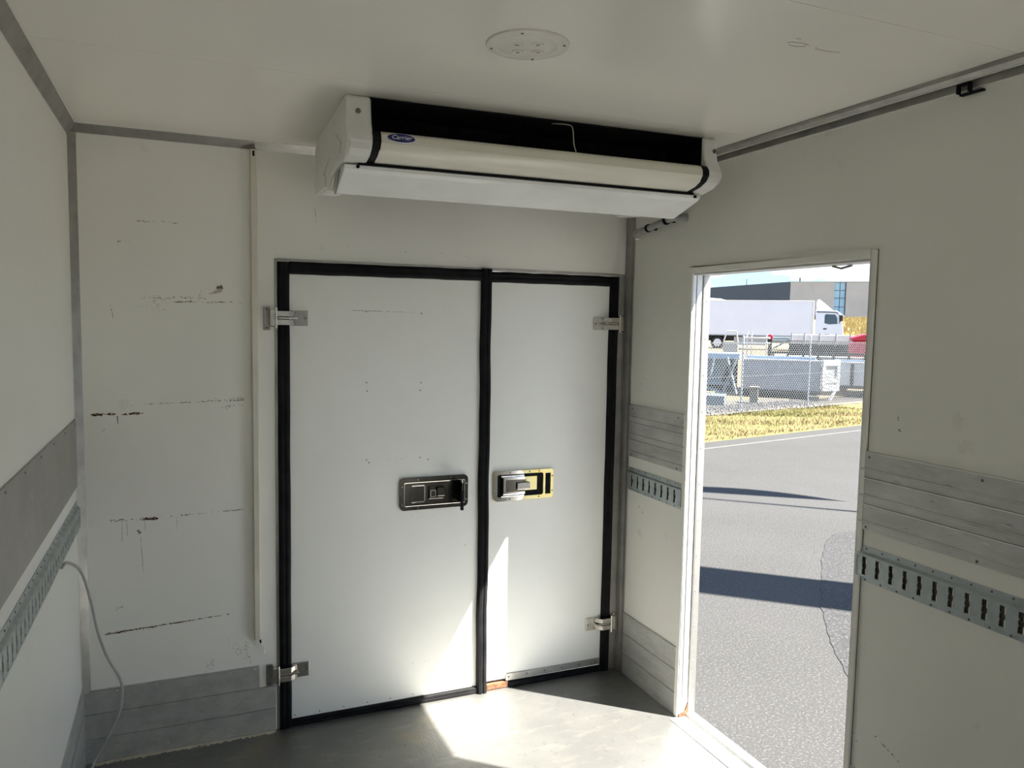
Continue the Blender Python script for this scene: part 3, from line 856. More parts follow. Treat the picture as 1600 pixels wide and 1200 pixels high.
# scratches on the ceiling
mb = MB()
for pts in ([(1.764, -1.760), (1.770, -1.768), (1.800, -1.774), (1.822, -1.770)], [(1.775, -1.752), (1.800, -1.748), (1.820, -1.760), (1.812, -1.772)], [(1.850, -1.768), (1.856, -1.758), (1.890, -1.756), (1.930, -1.764)], [(1.762, -1.790), (1.775, -1.795)]):
    mb.tube([(x, y, H - 0.0002) for x, y in pts], 0.0011, 4)
o = obj('scratch_marks', mb, 'faint', ceiling)
o['kind'] = 'stuff'

# sealant line and dirt on the floor along the end wall
mb = MB()
rnd = random.Random(5)
for i in range(60):
    x = 0.03 + 0.69 * i / 60
    mb.add([(x, -0.008, 0.0006), (x + 0.012, -0.008, 0.0006), (x + 0.012, -0.020 - rnd.random() * 0.016, 0.0006), (x, -0.020 - rnd.random() * 0.016, 0.0006)], [(0, 1, 2, 3)])
o = obj('sealant_bead', mb, 'sealant', floor)
o['kind'] = 'stuff'

# ------------------------------------------------------------------ conduit, cable, drain pipe, clip
cd = empty('cable_conduit', (0.648, 0, 0.41))
tag(cd, 'narrow cream cable conduit running vertically beside the double doors', 'conduit')
obj('duct', MB().prism([(-0.012, -0.0004), (0.013, -0.0004), (0.013, -0.022), (0.010, -0.025), (-0.009, -0.025), (-0.012, -0.022)], 'z', 0.004, 2.012), 'pvc', cd, bevel=0.001)
obj('knockout', MB().box(-0.004, 0.004, -0.0256, -0.0250, 1.985, 2.006), 'black', cd)
obj('wire_end', MB().tube([(0.010, -0.010, 0.01), (0.012, -0.012, -0.012), (0.020, -0.014, -0.035), (0.030, -0.014, -0.06)], 0.0026, 8), 'hinge', cd, smooth=True)
obj('wire_sleeve', MB().tube([(0.010, -0.010, 0.012), (0.011, -0.011, -0.002), (0.0125, -0.012, -0.014)], 0.0040, 8), 'black', cd, smooth=True)


def smooth_path(pts, n=10):
    pts = [Vector(p) for p in pts]
    out = []
    for i in range(len(pts) - 1):
        p0, p1, p2, p3 = pts[max(i - 1, 0)], pts[i], pts[i + 1], pts[min(i + 2, len(pts) - 1)]
        for k in range(n):
            t = k / n
            out.append(0.5 * ((2 * p1) + (-p0 + p2) * t + (2 * p0 - 5 * p1 + 4 * p2 - p3) * t * t + (-p0 + 3 * p1 - 3 * p2 + p3) * t ** 3))
    out.append(pts[-1])
    return out


tag(obj('hanging_cable', MB().tube(smooth_path([(0.010, -0.52, 0.945), (0.022, -0.47, 0.945), (0.040, -0.30, 0.86), (0.050, -0.14, 0.70), (0.062, -0.07, 0.56), (0.090, -0.05, 0.445), (0.134, -0.045, 0.343), (0.140, -0.045, 0.28), (0.128, -0.045, 0.21),
                                             (0.078, -0.045, 0.10), (0.035, -0.06, 0.02), (0.03, -0.20, 0.006), (0.06, -0.42, 0.005)]), 0.0052, 8), 'cable', smooth=True),
    'loose grey cable hanging from the left track into the corner', 'cable')

pp = empty('drain_pipe', (2.36, -0.13, 2.185))
tag(pp, 'grey plastic drain pipe with black clamps under the cooling unit', 'pipe')
obj('pipe', MB().tube(smooth_path([(0.0, 0.0, -0.002), (-0.004, -0.12, 0.012), (-0.004, -0.24, 0.030), (0.004, -0.30, 0.037), (0.022, -0.335, 0.038), (0.040, -0.345, 0.036)], 8), 0.0150, 14), 'pipe', pp, smooth=True)
for k in (0.112, 0.255):
    z = 0.012 + (k - 0.12) * 0.13
    obj('clamp', MB().cyl((-0.004, -k + 0.007, z), (-0.004, -k - 0.007, z + 0.002), 0.0185, n=14), 'black', pp, smooth=True)
    obj('clamp_foot', MB().box(0.006, 0.040, -k - 0.006, -k + 0.006, z - 0.006, z + 0.006), 'black', pp)
obj('joint_sleeve', MB().cyl((0, 0.006, -0.004), (-0.002, -0.07, 0.006), 0.0172, n=14), 'pipe', pp, smooth=True)
obj('sealant_blob', MB().lathe([(0.0, 0.008), (0.010, 0.006), (0.014, 0.0), (0.010, -0.006), (0.0, -0.009)], (0.012, 0.006, -0.024), 12), 'panel', pp, smooth=True)

ck = empty('rail_clip', (W, -1.772, 2.42))
tag(ck, 'small black clip on the rail of the right wall', 'clip')
mb = MB()
mb.box(-0.026, -0.012, -0.020, -0.014, -0.010, 0.014)
mb.box(-0.026, -0.012, 0.014, 0.020, -0.010, 0.014)
mb.box(-0.026, -0.012, -0.020, 0.020, 0.010, 0.016)
obj('clip_body', mb, 'black', ck, bevel=0.001)
obj('clip_foot', MB().box(-0.014, -0.0004, -0.050, 0.018, -0.014, -0.009), 'rubber', ck)

# ------------------------------------------------------------------ ceiling lamp
lamp = empty('ceiling_lamp', (1.192, -1.470, H))
tag(lamp, 'round white ceiling lamp with four small light pods', 'lamp')
obj('base_plate', MB().lathe([(0.0, -0.006), (0.080, -0.006), (0.098, -0.0065), (0.104, -0.004), (0.1055, 0.0)], (0, 0, -0.0002), 64), 'lens', lamp, smooth=True)
ln = obj('lens_dome', MB().lathe([(0.0, -0.011), (0.015, -0.011), (0.019, -0.0095), (0.030, -0.0095), (0.058, -0.010), (0.068, -0.0085), (0.076, -0.006)], (0, 0, 0), 64), 'lens', lamp, smooth=True)
for k in range(4):
    a = math.radians(20 + 90 * k)
    px_, py_ = 0.037 * math.cos(a), 0.037 * math.sin(a)
    p = obj('light_pod', MB().lathe([(0.0, -0.0105), (0.005, -0.0105), (0.012, -0.0125), (0.0145, -0.0115), (0.0155, -0.009)], (px_, py_, 0), 24), 'lens', lamp, smooth=True)
    obj('led', MB().lathe([(0.0, -0.0118), (0.0055, -0.0116), (0.0065, -0.0106)], (px_, py_, 0), 14), 'led', p, smooth=True)
    b = math.radians(58 + 90 * k)
    obj('screw', MB().lathe([(0.0, -0.0085), (0.0025, -0.0085), (0.0042, -0.0062)], (0.093 * math.cos(b), 0.093 * math.sin(b), 0), 10), 'screw', lamp)

# ------------------------------------------------------------------ evaporator unit of the refrigeration
ev = empty('evaporator_unit', (0.024, 0.025, H), -0.028)
tag(ev, 'white ceiling mounted cooling unit with blue oval badge and drip tray', 'cooling unit')


def Z(z):
    return z - H


cap = [(-0.842, 2.4545), (-0.848, 2.405), (-0.858, 2.370), (-0.874, 2.345), (-0.887, 2.325), (-0.890, 2.304), (-0.873, 2.284), (-0.838, 2.268), (-0.770, 2.256), (-0.600, 2.254),
       (-0.520, 2.245), (-0.470, 2.226), (-0.330, 2.226), (-0.200, 2.236), (-0.150, 2.262), (-0.125, 2.33), (-0.105, 2.40), (-0.12, 2.432), (-0.19, 2.4545)]
capz = [(y, Z(z)) for y, z in cap]
cL = obj('end_cap', MB().prism(capz, 'x', 0.853, 0.936), 'unit_white', ev, bevel=0.012, seg=3)
obj('cap_rib', MB().prism([(-0.78, Z(2.32)), (-0.66, Z(2.37)), (-0.44, Z(2.36)), (-0.30, Z(2.30)), (-0.36, Z(2.275)), (-0.52, Z(2.315)), (-0.66, Z(2.29)), (-0.76, Z(2.285))], 'x', 0.8475, 0.856), 'unit_white', cL, bevel=0.003)
obj('cap_foot', MB().prism([(-0.44, Z(2.229)), (-0.17, Z(2.236)), (-0.15, Z(2.285)), (-0.24, Z(2.305)), (-0.38, Z(2.295)), (-0.44, Z(2.26))], 'x', 0.846, 0.856), 'unit_white', cL, bevel=0.003)
cR = obj('end_cap', MB().prism(capz, 'x', 2.172, 2.234), 'unit_white', ev, bevel=0.010, seg=3)
obj('screw', MB().lathe([(0.0, -0.003), (0.004, -0.003), (0.0085, -0.0005)], (0.893, -0.852, Z(2.403)), 12, 'y'), 'screw', cL)
obj('screw', MB().lathe([(0.0, -0.003), (0.004, -0.003), (0.0085, -0.0005)], (2.218, -0.852, Z(2.405)), 12, 'y'), 'screw', cR)
# dark fan bay behind the panel
obj('coil_housing', MB().box(0.930, 2.188, -0.60, -0.14, Z(2.262), Z(2.452)), 'black', ev)
obj('top_shroud', MB().box(0.930, 2.188, -0.835, -0.60, Z(2.4485), Z(2.4525)), 'black', ev)
for xx in (0.9362, 2.1688):
    obj('bay_liner', MB().box(xx, xx + 0.003, -0.838, -0.60, Z(2.352), Z(2.452)), 'black', ev)
for k in range(3):
    cxk = 1.14 + 0.42 * k
    fo = obj('fan_ring', MB().lathe([(0.062, -0.615), (0.070, -0.618), (0.074, -0.602), (0.070, -0.600)], (cxk, 0, Z(2.375)), 32, 'y'), 'black', ev, smooth=True)
    mb = MB()
    for q in range(5):
        a = q * 2 * math.pi / 5
        mb.prism([(cxk + 0.012 * math.cos(a - .5), Z(2.375) + 0.012 * math.sin(a - .5)), (cxk + 0.058 * math.cos(a - .35), Z(2.375) + 0.058 * math.sin(a - .35)), (cxk + 0.058 * math.cos(a + .35), Z(2.375) + 0.058 * math.sin(a + .35)), (cxk + 0.012 * math.cos(a + .5), Z(2.375) + 0.012 * math.sin(a + .5))], 'y', -0.607, -0.605)
    obj('fan_blades', mb, 'black', fo)
panel = [(-0.800, 2.3500), (-0.850, 2.3475), (-0.871, 2.3400), (-0.8835, 2.3250), (-0.8855, 2.3060), (-0.869, 2.2860), (-0.835, 2.2715), (-0.775, 2.2600)]
pz = [(y, Z(z)) for y, z in panel]
obj('front_panel', MB().sheet(pz, 'x', 0.957, 2.150, 0.004), 'unit_cream', ev, smooth=True)
pz2 = [(y - 0.0022, Z(z) + 0.0010) for y, z in panel]
obj('panel_seal', MB().sheet(pz2, 'x', 0.932, 0.959, 0.0055), 'rubber', ev, smooth=True)
obj('panel_seal', MB().sheet(pz2, 'x', 2.148, 2.174, 0.0055), 'rubber', ev, smooth=True)
obj('seam_strip', MB().box(0.905, 2.18, -0.785, -0.770, Z(2.2525), Z(2.2605)), 'rubber', ev)
tray = [(-0.782, 2.2520), (-0.776, 2.2400), (-0.755, 2.2300), (-0.600, 2.1850), (-0.585, 2.1860), (-0.575, 2.1920), (-0.42, 2.222), (-0.40, 2.250), (-0.60, 2.2525)]
tr = obj('drip_tray', MB().prism([(y, Z(z)) for y, z in tray], 'x', 0.862, 2.216), 'tray', ev, bevel=0.004, seg=3)
obj('tray_edge', MB().prism([(-0.70, Z(2.248)), (-0.60, Z(2.182)), (-0.592, Z(2.182)), (-0.58, Z(2.25))], 'x', 0.858, 0.8618), 'pipe', tr)
for xx in (0.905, 2.188):
    obj('tray_slot', MB().cyl((xx, -0.786, Z(2.246)), (xx, -0.778, Z(2.246)), 0.0055, n=10), 'black', tr)
# hanging thermostat lead in the fan bay
obj('sensor_wire', MB().tube(smooth_path([(1.575, -0.80, Z(2.449)), (1.60, -0.815, Z(2.447)), (1.635, -0.82, Z(2.445)), (1.645, -0.825, Z(2.43)), (1.648, -0.83, Z(2.38)), (1.655, -0.835, Z(2.352))], 6), 0.0022, 6), 'faint', ev, smooth=True)
# badge: blue oval on a white rim, italic lettering
BY, BX, BZ = -0.8785, 1.022, Z(2.3240)
tilt = math.radians(-27)


def oval(rx, rz, dep, name, m, parent, shift):
    mb = MB()
    n = 40
    vs = [(rx * math.cos(2 * math.pi * i / n), 0.0, rz * math.sin(2 * math.pi * i / n)) for i in range(n)]
    vs += [(x * 0.96, -dep, z * 0.94) for x, y, z in vs]
    mb.add(vs, [tuple(range(n)), tuple(range(n, 2 * n))] + [(i, (i + 1) % n, n + (i + 1) % n, n + i) for i in range(n)])
    return obj(name, mb, m, parent)


bd = oval(0.047, 0.0185, 0.003, 'badge', 'badge_white', ev, 0)
bd.location = (BX, BY - 0.0045, BZ)
bd.rotation_euler = (tilt, 0, 0)
bb_ = oval(0.0445, 0.0165, 0.0018, 'badge_face', 'badge', bd, 0)
bb_.location = (0, -0.0026, 0)
tcv = bpy.data.curves.new('lettering', 'FONT')
tcv.body = 'Carrier'
tcv.size = 0.0225
tcv.shear = 0.32
tcv.align_x = 'CENTER'
tcv.align_y = 'CENTER'
tcv.extrude = 0.0004
tcv.space_character = 0.95
tob = bpy.data.objects.new('lettering_curve', tcv)
C.objects.link(tob)
dg = bpy.context.evaluated_depsgraph_get()
tme = bpy.data.meshes.new_from_object(tob.evaluated_get(dg))
bpy.data.objects.remove(tob, do_unlink=True)
tme.materials.clear()
tme.materials.append(M['badge_white'])
lt = bpy.data.objects.new('lettering', tme)
C.objects.link(lt)
lt.parent = bd
lt.location = (0, -0.0050, 0)
lt.rotation_euler = (math.radians(90), 0, 0)

# ================================================================== outside the doorway
GZ = -0.60
AZ = math.radians(42.347)
SX, SY = math.cos(AZ), -math.sin(AZ)      # local x of the yard frame (to the right as seen through the door)
VX, VY = math.sin(AZ), math.cos(AZ)       # local y of the yard frame (away from the truck)


def YD(s, v, z=0.0):
    return (CAM.x + s * SX + v * VX, CAM.y + s * SY + v * VY, z)


def ystruct(name, mb, m, label, smooth=False):
    mb.v = [YD(*p) for p in mb.v]
    return struct(obj(name, mb, m, smooth=smooth), label)


def ything(name, s, v, z, label, cat, group=None, rot=0.0):
    e = empty(name, YD(s, v, z), -AZ + rot)
    tag(e, label, cat, group)
    return e


# road edge frame: A on the edge, U along, N away from the road
A = (-1.48, 15.77)
U = (0.585, 0.811)
Nn = (-0.811, 0.585)


def RE(u, n, z):
    return (A[0] + U[0] * u + Nn[0] * n, A[1] + U[1] * u + Nn[1] * n, z)


ystruct('road', MB().add([RE(-60, 0, GZ), RE(80, 0, GZ), RE(80, -60, GZ), RE(-60, -60, GZ)], [(0, 1, 2, 3)]), 'asphalt', 'grey sunlit asphalt road')
mb = MB()  # pale slabs added out of view to bounce sunlight into the box
for i in range(5):
    for j in range(4):
        mb.box(-7.0 + 3.2 * i, -7.0 + 3.2 * i + 3.18, YB - 0.25 - 3.2 * j - 3.18, YB - 0.25 - 3.2 * j, GZ - 0.1, GZ + 0.012)
struct(obj('pavement_bounce', mb, 'bounce_slab'), 'unseen pale slabs added behind the box to bounce sunlight')
# newer asphalt patch with a raised, wavy edge
edge = [(0.87, 9.65), (0.66, 9.45), (0.53, 9.05), (0.46, 8.3), (0.42, 7.5), (0.40, 6.85), (0.41, 6.3), (0.46, 5.8), (0.56, 5.35), (0.72, 4.9), (1.0, 4.4)]
rnd = random.Random(3)
pe = []
for i in range(len(edge) - 1):
    for k in range(5):
        t = k / 5
        pe.append((edge[i][0] * (1 - t) + edge[i + 1][0] * t + rnd.uniform(-.012, .012), edge[i][1] * (1 - t) + edge[i + 1][1] * t))
pe.append(edge[-1])
poly = pe + [(6.0, 3.0), (7.0, 10.5), (2.4, 10.3)]
ystruct('road_patch', MB().prism(poly, 'z', GZ + 0.001, GZ + 0.005), 'asphalt2', 'coarser dark asphalt patch with ragged edge')
ystruct('kerb_strip', MB().add([RE(-60, -0.72, GZ + 0.003), RE(80, -0.20, GZ + 0.003), RE(80, -0.30, GZ + 0.003), RE(-60, -0.84, GZ + 0.003)], [(0, 1, 2, 3)]), 'kerb', 'pale line along the edge of the road')

# grass verge, gravel strip and the sloping dirt yard
vs, fs = [], []
nu, nn = 80, 10
for i in range(nu + 1):
    for j in range(nn + 1):
        u = -30 + 60 * i / nu
        n = 3.0 * j / nn
        vs.append(RE(u, n, GZ + (0.0 if j == 0 else 0.03 + 0.02 * math.sin(u * 1.7 + j))))
for i in range(nu):
    for j in range(nn):
        a = i * (nn + 1) + j
        fs.append((a, a + 1, a + nn + 2, a + nn + 1))
ystruct('ground_verge', MB().add(vs, fs), 'verge', 'dry yellow grass verge along the road', True)
ystruct('ground_gravel', MB().add([RE(-30, 2.85, GZ + 0.05), RE(30, 2.85, GZ + 0.05), RE(30, 5.2, GZ + 0.05), RE(-30, 5.2, GZ + 0.05)], [(0, 1, 2, 3)]), 'gravel_bed', 'gravel strip under the fence')
vs, fs = [], []
nu, nn = 40, 40
rnd = random.Random(9)
for i in range(nu + 1):
    for j in range(nn + 1):
        u = -90 + 180 * i / nu
        t = (j / nn) ** 1.6
        n = 4.2 + 120 * t
        s_, v_, _ = RE(u, n, 0)
        z = GZ + 0.04 + 0.62 * max(0.0, min(1.0, (v_ - 24) / 32.0)) + (rnd.uniform(-0.03, 0.03) if j > 2 else -0.03)
        vs.append((s_, v_, z))
for i in range(nu):
    for j in range(nn):
        a = i * (nn + 1) + j
        fs.append((a, a + 1, a + nn + 2, a + nn + 1))
ystruct('ground_yard', MB().add(vs, fs), 'dirt', 'tan dirt yard behind the fence', True)


def ground_z(v):
    return GZ + 0.04 + 0.62 * max(0.0, min(1.0, (v - 24) / 32.0))


# grass blades on the verge
def blades(name, m, n, green, label, seed):
    rnd = random.Random(seed)
    mb = MB()
    cnt = 0
    while cnt < n:
        u, q = rnd.uniform(-2.5, 9.0), rnd.uniform(0.0, 2.95)
        g = math.sin(u * 1.3) * 0.35 + math.sin(u * 3.1 + q * 2) * 0.25 + (q - 1.6) * 0.55
        if green and g + rnd.uniform(-0.4, 0.4) < 0.35:
            continue
        x, y, z = RE(u, q, GZ + 0.02)
        h = rnd.uniform(0.03, 0.085)
        a = rnd.uniform(0, math.pi)
        w = 0.008
        dx, dy = math.cos(a) * w, math.sin(a) * w
        lx, ly = rnd.uniform(-.04, .04), rnd.uniform(-.04, .04)
        mb.add([(x - dx, y - dy, z), (x + dx, y + dy, z), (x + lx, y + ly, z + h)], [(0, 1, 2)])
        cnt += 1
    mb.v = [YD(*p) for p in mb.v]
    me = bpy.data.meshes.new(name)
    me.from_pydata(mb.v, [], mb.f)
    me.materials.append(M[m])
    o = bpy.data.objects.new(name, me)
    C.objects.link(o)
    tag(o, label, 'grass', kind='stuff')


blades('dry_grass', 'blade_dry', 16000, False, 'dry yellow grass blades on the verge beside the road', 21)
blades('green_grass', 'blade_green', 6000, True, 'patches of green grass near the fence foot', 22)
# gravel stones
rnd = random.Random(4)
mb = MB()
for i in range(2600):
    u, q = rnd.uniform(-2.5, 9.0), rnd.uniform(2.8, 4.3)
    x, y, z = RE(u, q, GZ + 0.06)
    r = rnd.uniform(0.015, 0.045)
    mb.add([(x + r * rnd.uniform(.7, 1.3), y, z), (x - r, y + r * .3, z), (x, y + r * rnd.uniform(.7, 1.2), z), (x, y - r, z), (x, y, z + r * .8), (x, y, z - r * .4)],
           [(0, 2, 4), (2, 1, 4), (1, 3, 4), (3, 0, 4), (2, 0, 5), (1, 2, 5), (3, 1, 5), (0, 3, 5)])
mb.v = [YD(*p) for p in mb.v]
tag(obj('gravel_stones', mb, 'stone'), 'loose grey gravel stones at the foot of the fence', 'gravel', kind='stuff')

# ---------------- chain-link fence
FA = (-1.02, 21.77)
FD = Vector((1.77, 2.57, 0)).normalized()
fe = ything('chain_link_fence', FA[0], FA[1], GZ + 0.05, 'galvanised chain-link fence with thin steel posts beside the road', 'fence')
frot = math.atan2(FD.y, FD.x)
fe.rotation_euler = (0, 0, -AZ + frot)
# local x runs along the fence
post0 = obj('post', MB().cyl((0, 0, 0), (0, 0, 2.03), 0.024, n=10), 'post', fe, smooth=True)
pc = obj('post_cap', MB().lathe([(0.0, 2.05), (0.018, 2.045), (0.028, 2.03), (0.028, 2.02)], (0, 0, 0), 10), 'post', post0)
for k in (-3, -2, -1, 1, 2, 3, 4):
    c = share(post0, 'post', fe, (3.12 * k, 0, 0))
    d = pc.copy()
    C.objects.link(d)
    d.parent = c
for z in (0.05, 0.95, 1.86):
    obj('line_wire', MB().cyl((-11, -0.026, z), (14.5, -0.026, z), 0.004, n=5), 'wire', fe)
mb = MB()
h0, h1, pit = 0.06, 1.86, 0.112
L0, L1 = -6.0, 11.0
for sg in (1, -1):
    x = L0 - (h1 - h0)
    while x < L1:
        xa, xb = (x, x + (h1 - h0)) if sg > 0 else (x + (h1 - h0), x)
        mb.cyl((xa, -0.03 + 0.004 * sg, h0), (xb, -0.03 + 0.004 * sg, h1), 0.0066, n=4)
        x += pit
wm = obj('wire_mesh', mb, 'wire', fe)
wm['kind'] = 'stuff'

# ---------------- tipper bodies stored behind the fence


def tipper(name, s, v, z, rot, L, D, Hh, m_side, label, ribs):
    e = ything(name, s, v, z, label, 'tipper body', 'open tipper bodies stored behind the fence', rot)
    t = 0.05
    obj('near_side', MB().box(0, L, 0, t, 0, Hh), m_side, e, bevel=0.01)
    obj('far_side', MB().box(0, L, D - t, D, 0, Hh + 0.04), 'bed_blue', e, bevel=0.01)
    obj('end_board', MB().box(0, t, t, D - t, 0, Hh - 0.02), m_side, e, bevel=0.01)
    obj('end_board', MB().box(L - t, L, t, D - t, 0, Hh - 0.02), m_side, e, bevel=0.01)
    obj('bed_floor', MB().box(t, L - t, t, D - t, 0.0, 0.08), 'bed_blue', e)
    obj('top_rail', MB().box(-0.02, L + 0.02, -0.03, t + 0.01, Hh, Hh + 0.05), 'rail_white', e, bevel=0.008)
    obj('bottom_rail', MB().box(-0.02, L + 0.02, -0.02, t, -0.10, 0.0), 'dark_frame', e)
    for k in ribs:
        obj('side_post', MB().box(k - 0.05, k + 0.05, -0.05, 0.0, -0.02, Hh), 'dark_frame' if m_side == 'bed_silver' else m_side, e, bevel=0.008)
    return e


tb1 = tipper('tipper_body', -1.24, 26.2, -0.28, 0.02, 2.40, 3.0, 0.94, 'bed_alu', 'grey open tipper body behind the fence with a white tailgate', [])
obj('belly', MB().prism([(0.0, 0.0), (0.0, -0.05), (0.35, -0.22), (2.2, -0.22), (2.2, 0.0)], 'x', 0.05, 2.35), 'dark_frame', tb1)
# white tailgate frame at the end of the grey body
tg = empty('tailgate', (2.42, -0.10, 0.12))
tg.parent = tb1
tg.rotation_euler = (0, 0, math.radians(38))
obj('gate_panel', MB().box(0.0, 0.62, 0.0, 0.03, 0.0, 0.86), 'rail_white', tg, bevel=0.012)
obj('gate_rail', MB().box(-0.02, 0.64, -0.08, 0.0, 0.70, 0.90), 'rail_white', tg, bevel=0.02)
obj('gate_rail', MB().box(-0.02, 0.64, -0.06, 0.0, 0.16, 0.30), 'rail_white', tg, bevel=0.02)
obj('gate_rail', MB().box(-0.02, 0.64, -0.08, 0.0, -0.10, 0.10), 'rail_white', tg, bevel=0.02)
obj('gate_post', MB().box(-0.03, 0.09, -0.07, 0.0, 0.0, 0.86), 'rail_white', tg, bevel=0.02)
obj('gate_post', MB().box(0.54, 0.66, -0.07, 0.0, 0.0, 0.88), 'rail_white', tg, bevel=0.02)
obj('gate_inset', MB().box(0.12, 0.50, -0.012, -0.002, 0.34, 0.66), 'bed_silver', tg)
obj('gate_leg', MB().tube([(0.55, -0.04, 0.0), (0.30, -0.04, -0.42)], 0.05, 8), 'rail_white', tg)
tipper('tipper_body', 1.76, 27.8, -0.16, 0.0, 1.25, 2.2, 0.74, 'bed_silver', 'silver open tipper body beside the white tailgate', [0.42])
# timber support blocks


def block(s, v, h, w, label):
    e = ything('support_block', s, v, GZ + 0.03, label, 'block', 'timber blocks under the tipper bodies')
    obj('block_body', MB().box(-w / 2, w / 2, 0, w, 0, h), 'block', e, bevel=0.015)
    obj('block_cap', MB().box(-w / 2 - 0.03, w / 2 + 0.03, -0.03, w + 0.03, h, h + 0.05), 'block', e, bevel=0.01)
    return e


block(-0.77, 24.1, 0.47, 0.24, 'tall weathered timber block before the grey tipper body near a fence post')
block(0.98, 25.88, 0.12, 0.24, 'low timber block before the grey tipper body below the white tailgate')
block(1.98, 28.3, 0.255, 0.22, 'timber block under the silver tipper body, nearer the tailgate')
block(2.78, 28.3, 0.255, 0.22, 'timber block under the silver tipper body, farther from the tailgate')

# steel frame scrap at the left edge of the doorway view
sf = ything('steel_trestle', -2.35, 23.6, GZ + 0.03, 'blue grey steel trestle with slanting braces and a lower plate behind the fence', 'trestle')
obj('ground_plate', MB().box(-1.6, 0.82, -0.75, 0.1, 0.0, 0.32), 'steel_blue', sf, bevel=0.02)
obj('back_panel', MB().box(-1.6, 1.06, 0.95, 1.0, 0.3, 1.42), 'dark_frame', sf)
obj('top_beam', MB().box(-1.6, 1.16, 0.0, 0.9, 1.34, 1.52), 'bed_blue', sf, bevel=0.02)
obj('side_sheet', MB().prism([(-1.6, 0.62), (0.62, 0.62), (0.86, 1.34), (-1.6, 1.34)], 'y', 0.30, 0.36), 'steel_blue', sf)
for (xa, za, xb, zb) in ((1.10, 0.32, 0.80, 1.40), (0.30, 0.62, 0.42, 1.36), (-0.1, 0.62, 0.75, 0.32), (0.72, 0.32, 1.06, 1.36), (-0.9, 0.35, 0.1, 0.62)):
    obj('brace', MB().tube([(xa, -0.05, za), (xb, -0.05, zb)], 0.045, 6), 'steel_blue', sf)
obj('cross_bar', MB().box(-1.6, 0.9, -0.10, -0.02, 0.58, 0.66), 'steel_blue', sf)

# ---------------- yard equipment between the tipper bodies and the truck


def yz(v):
    return ground_z(v)


vf = ything('window_frame_panel', -2.85, 40.0, yz(40), 'grey door frame panel with open window standing in the yard', 'panel')
obj('lower_panel', MB().box(0.0, 0.72, 0, 0.06, 0.0, 1.22), 'grey_paint', vf, bevel=0.02)
obj('frame_bar', MB().tube([(0.02, 0.03, 1.2), (0.16, 0.03, 1.72)], 0.035, 8), 'rail_white', vf)
obj('frame_bar', MB().tube([(0.16, 0.03, 1.72), (0.62, 0.03, 1.74)], 0.035, 8), 'grey_paint', vf)
obj('frame_bar', MB().tube([(0.62, 0.03, 1.74), (0.70, 0.03, 1.2)], 0.035, 8), 'grey_paint', vf)
wg = ything('white_rail_rack', -1.85, 40.5, yz(40.5), 'white rail rack with two bars in the yard', 'rack')
for z in (1.15, 1.42):
    obj('rail', MB().box(0.0, 1.22, 0, 0.06, z - 0.045, z + 0.045), 'rail_white', wg, bevel=0.01)
for x in (0.12, 0.34, 1.05):
    obj('upright', MB().box(x - 0.03, x + 0.03, 0.06, 0.12, 0.0, 1.75), 'rail_white', wg)
rl = ything('red_barrow', -0.66, 42.0, yz(42), 'small red drum cart next to the white rail rack', 'cart')
obj('drum', MB().lathe([(0.0, -0.14), (0.12, -0.14), (0.14, -0.08), (0.14, 0.08), (0.12, 0.14), (0.0, 0.14)], (0, 0.2, 1.42), 20, 'y'), 'red', rl, smooth=True)
obj('stand', MB().box(-0.10, 0.10, 0.1, 0.3, 0.0, 1.3), 'dark_frame', rl)
tl = ything('flatbed_trailer', -0.62, 44.0, yz(44), 'low grey flatbed trailer with white side board parked in the yard', 'trailer')
obj('side_board', MB().box(0.95, 4.35, 0, 0.06, 1.20, 1.52), 'rail_white', tl, bevel=0.01)
obj('lower_board', MB().box(0.95, 4.30, 0.01, 0.05, 1.02, 1.19), 'grey_paint', tl, bevel=0.01)
obj('deck', MB().box(0.0, 4.35, 0.06, 2.2, 1.12, 1.22), 'grey_paint', tl)
obj('axle_frame', MB().box(0.9, 4.2, 0.9, 1.3, 0.30, 1.12), 'dark_frame', tl)
obj('draw_frame', MB().box(-0.05, 0.95, 0.2, 0.9, 1.02, 1.36), 'steel_blue', tl, bevel=0.03)
obj('draw_bar', MB().tube([(0.1, 0.1, 0.75), (0.95, 0.1, 1.25)], 0.05, 8), 'steel_blue', tl)
for x in (1.0, 1.65, 2.4, 3.2, 3.9):
    obj('stake', MB().box(x - 0.03, x + 0.03, -0.04, 0.0, 0.95, 1.60), 'grey_paint', tl)
wproto = None
for x in (1.3, 3.9):
    w_ = obj('wheel', MB().lathe([(0.0, -0.10), (0.16, -0.10), (0.28, -0.10), (0.31, -0.06), (0.31, 0.06), (0.28, 0.10), (0.0, 0.10)], (x, 1.1, 0.31), 24, 'y'), 'tyre', tl, smooth=True)
    obj('wheel_rim', MB().lathe([(0.0, -0.12), (0.07, -0.12), (0.16, -0.105)], (x, 1.1, 0.31), 20, 'y'), 'grey_paint', w_, smooth=True)
dk = ything('steel_rack', -0.55, 36.0, ground_z(36), 'low dark steel rack of crossed bars behind the silver tipper body', 'rack')
for z in (0.30, 0.62, 0.95):
    obj('bar', MB().box(0.0, 4.6, 0.0, 0.10, z - 0.05, z + 0.05), 'dark_frame', dk)
for k in range(8):
    obj('upright', MB().box(0.08 + 0.62 * k, 0.18 + 0.62 * k, 0.02, 0.12, 0.0, 1.0), 'dark_frame', dk)
obj('sheet_stack', MB().box(0.2, 4.4, 0.12, 1.2, 0.02, 0.80), 'grey_paint', dk)
rc = ything('red_container', 3.02, 40.0, yz(40), 'red waste container with sloped lid beside the flatbed trailer', 'container')
obj('bin_body', MB().prism([(0.0, 0.0), (2.0, 0.0), (2.0, 1.40), (0.14, 1.40), (0.0, 1.2)], 'y', 0, 1.6), 'red', rc, bevel=0.03)
